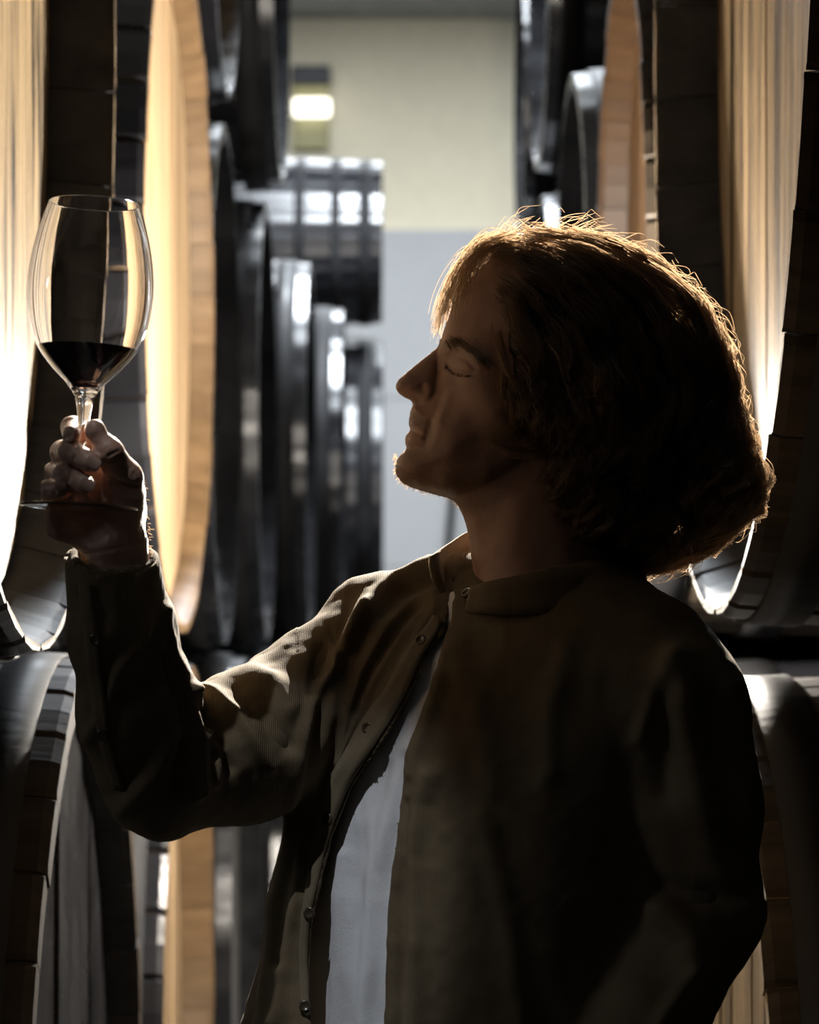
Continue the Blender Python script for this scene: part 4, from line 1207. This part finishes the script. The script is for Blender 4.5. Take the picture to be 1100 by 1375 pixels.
# placket strip along the far front edge, with buttons
oL_ = lambda v: float(np.interp(v, OP[:, 0], OP[:, 1]))
A = []; Bq = []
wid = lambda v: float(np.interp(v, [830, 880, 990, 1060, 1130, 1220, 1375], [14, 26, 38, 32, 22, 14, 16]))
for v in np.arange(838, 1376, 9):
    a, na = hit(oL_(v) - 4, v - 2); b, nb = hit(oL_(v) - wid(v), v - 10)
    if a is None or b is None: continue
    if a.y > D0 + 0.10: continue
    if A and (a - A[-1]).length > 0.05: continue
    A.append(a + na * 0.0016); Bq.append(b + nb * 0.0016)
def smooth_line(L, it=3):
    for _ in range(it): L = [L[0]] + [(L[i - 1] + L[i] * 2 + L[i + 1]) / 4 for i in range(1, len(L) - 1)] + [L[-1]]
    return L
if len(A) > 4:
    A, Bq = smooth_line(A), smooth_line(Bq)
    tag(ribbon('placket', A, Bq, 0.004, M['placket'], jacket, 3), 'paler facing strip along the jacket front')
bprof = [(0.0, 0.0022), (0.0028, 0.0022), (0.0040, 0.0030), (0.0054, 0.0030), (0.0060, 0.0018), (0.0058, 0.0), (0.0, 0.0)]
bme = lathe('button', bprof, 20); bme.materials.append(M['button'])
for (px, py) in ((567, 862), (496, 978), (442, 1100), (417, 1226), (410, 1352), (131, 858), (140, 985), (630, 800)):
    l, n = hit(px, py)
    if l is None: continue
    o = link('button', bme, None, jacket); o.location = l + n * 0.0026; o.rotation_euler = n.to_track_quat('Z', 'Y').to_euler()
# sleeve placket and cuff band on the forearm
A = []; Bq = []
for v in np.arange(782, 1062, 12):
    xl = float(np.interp(v, [770, 830, 900, 980, 1020, 1062], [100, 107, 113, 125, 136, 150]))
    a, na = hit(xl + 6, v); b, nb = hit(xl + float(np.interp(v, [782, 900, 1062], [22, 26, 20])), v + 3)
    if a is None or b is None: continue
    A.append(a + na * 0.0016); Bq.append(b + nb * 0.0016)
if len(A) > 4: ribbon('sleeve_placket', smooth_line(A), smooth_line(Bq), 0.0035, M['jacket'], jacket, 3)

# cuff band standing round the wrist
cw_ = np.array(Q(151, 757, -254)); ax1 = np.array([wd_[1], -wd_[0], 0.0]); ax1 /= np.linalg.norm(ax1); ax2 = np.cross(wd_, ax1)
CTp = []; CBp = []
for i in range(41):
    a = 2 * math.pi * i / 40 * 0.985
    tilt = 10 * math.cos(a)
    e = ax1 * math.cos(a) * 55 + ax2 * math.sin(a) * 52
    e2 = ax1 * math.cos(a) * 61 + ax2 * math.sin(a) * 58
    CTp.append(cw_ + e * (1.02) + wd_ * (8 - tilt * -0.6 * 1)); CBp.append(cw_ + e2 - wd_ * (62 + tilt * 0.3))
ribbon('cuff', [W3(*p) for p in CTp], [W3(*p) for p in CBp], 0.0045, M['jacket'], jacket, 4)

# ---- trousers and shoes, below the frame
FLV = VY + CZ / S
gb = grid((400, 1400, -280), (960, FLV - 80, 260), 9.0)
tr = torso_field(gb, [(1420, 685, 0, 178, 118), (1560, 685, 0, 185, 125), (1700, 685, 0, 190, 130), (1760, 685, 0, 170, 100)])
tr = smin(tr, limb(gb, [(605, 1720, 50), (600, 2250, 45), (605, FLV - 115, 70)], [108, 84, 68]), 30)
tr = smin(tr, limb(gb, [(765, 1720, -55), (770, 2250, -65), (770, FLV - 115, -60)], [108, 84, 68]), 30)
meP, _, _ = net_mesh('trousers', tr, (gb[0].ravel()[0], gb[1].ravel()[0], gb[2].ravel()[0]), 9.0, 2)
link('trousers', meP, M['trousers'], person)
for (u, w) in ((605, 70), (770, -60)):
    g2 = grid((u - 190, FLV - 150, w - 150), (u + 90, FLV + 10, w + 100), 6.0)
    s_ = smin(rcone(g2, (u + 20, FLV - 50, w), (u - 115, FLV - 34, w - 60), 50, 36), rcone(g2, (u + 10, FLV - 150, w), (u + 10, FLV - 50, w), 50, 50), 30)
    s_ = np.maximum(s_, g2[1] - FLV)
    meq, _, _ = net_mesh('shoe', s_, (g2[0].ravel()[0], g2[1].ravel()[0], g2[2].ravel()[0]), 6.0, 2)
    link('shoe', meq, M['leather'], person)

# ---------------------------------------------------------------- wine glass
def glass_mat():
    m, nt, b = new_mat('clear_glass')
    b.inputs['Base Color'].default_value = (1, 1, 1, 1); b.inputs['Roughness'].default_value = 0.0
    b.inputs['Transmission Weight'].default_value = 1.0; b.inputs['IOR'].default_value = 1.48
    mp = coords(nt, (1, 1, 1), False); n = nd(nt, 'ShaderNodeTexNoise'); n.inputs['Scale'].default_value = 30
    nt.links.new(mp.outputs[0], n.inputs['Vector']); bump(nt, b, n.outputs['Fac'], 0.03, 0.001)
    return m
M['glass'] = glass_mat()
def wine_mat():
    m, nt, b = new_mat('red_wine')
    mp = coords(nt, (1, 1, 1), False); n = nd(nt, 'ShaderNodeTexNoise'); n.inputs['Scale'].default_value = 8
    nt.links.new(mp.outputs[0], n.inputs['Vector'])
    r = ramp(nt, [(0.3, (0.010, 0.0015, 0.003)), (0.7, (0.022, 0.003, 0.005))]); nt.links.new(n.outputs['Fac'], r.inputs[0]); nt.links.new(r.outputs[0], b.inputs['Base Color'])
    b.inputs['Roughness'].default_value = 0.04; b.inputs['IOR'].default_value = 1.34
    b.inputs['Transmission Weight'].default_value = 0.55
    return m
M['wine'] = wine_mat()
GW = HW
KG = (D0 + GW * S) / D0 * S                                # metres per photo pixel at the glass
base = Vector(W3(*Q(106, 683, GW)))
tilt = Matrix.Rotation(math.atan(0.049), 4, 'Y') @ Matrix.Rotation(math.radians(-1.5), 4, 'X')
outer = [(14, 152), (19, 160), (28, 171), (48, 191), (66, 214), (76, 236), (82, 260), (85, 288), (84.5, 312), (81, 340), (75.5, 366), (68.5, 390), (63.5, 405), (61, 412)]
oc = crom(outer, 5, False)
th = 1.7
inner = [(max(r_ - th * (1.0 if h_ > 165 else 1.6), 0), h_ + (0 if h_ > 215 else (215 - h_) * 0.08)) for r_, h_ in oc if h_ > 157]
inner = [(0.0, inner[0][1] - 1.5), (inner[0][0] * 0.6, inner[0][1] - 1)] + inner
prof = [(0, 150), (9, 150)] + [(a, b) for a, b in oc] + [(60.2, 412.6)] + [(a, b) for a, b in inner[::-1]]
SCL = lambda P: [(a * KG, b * KG) for a, b in P]
glass = empty('wine_glass', base); glass.rotation_euler = tilt.to_euler()
tag(glass, 'large stemmed wine glass held up in the raised hand', 'glass')
link('bowl', lathe('bowl', SCL(prof), 96), M['glass'], glass)
stem = [(0, 3), (78, 3.0), (79.3, 4.2), (78.8, 5.6), (70, 6.6), (45, 8.2), (26, 10.5), (15, 14), (9.5, 20), (7.4, 30), (6.6, 50), (6.4, 80), (6.8, 105), (8.2, 122), (10.5, 138), (13.2, 149.5), (0, 149.5)]
link('stem', lathe('stem', SCL([(0, 7.5), (15, 14.2)] + stem[8:]), 48), M['glass'], glass)
link('foot', lathe('foot', SCL([(0, 0), (70, 0), (78, 0.6), (79.3, 2.0), (78.8, 3.6), (70, 4.8), (45, 6.6), (26, 9.5), (15.2, 13.8), (0, 13.8)]), 96), M['glass'], glass)
wl = 217
wp = [(max(a - 0.15, 0), b + (0.1 if i == 0 else 0)) for i, (a, b) in enumerate(inner) if b < wl]
rw = float(np.interp(wl, [b for a, b in inner], [a for a, b in inner]))
wine = link('red_wine', lathe('red_wine', SCL(wp + [(rw - 0.1, wl), (rw - 2.5, wl - 1.0), (0, wl - 1.2)]), 96), M['wine'])
wine.location = base; wine.rotation_euler = tilt.to_euler()
tag(wine, 'dark red wine filling the lower third of the raised glass', 'wine')
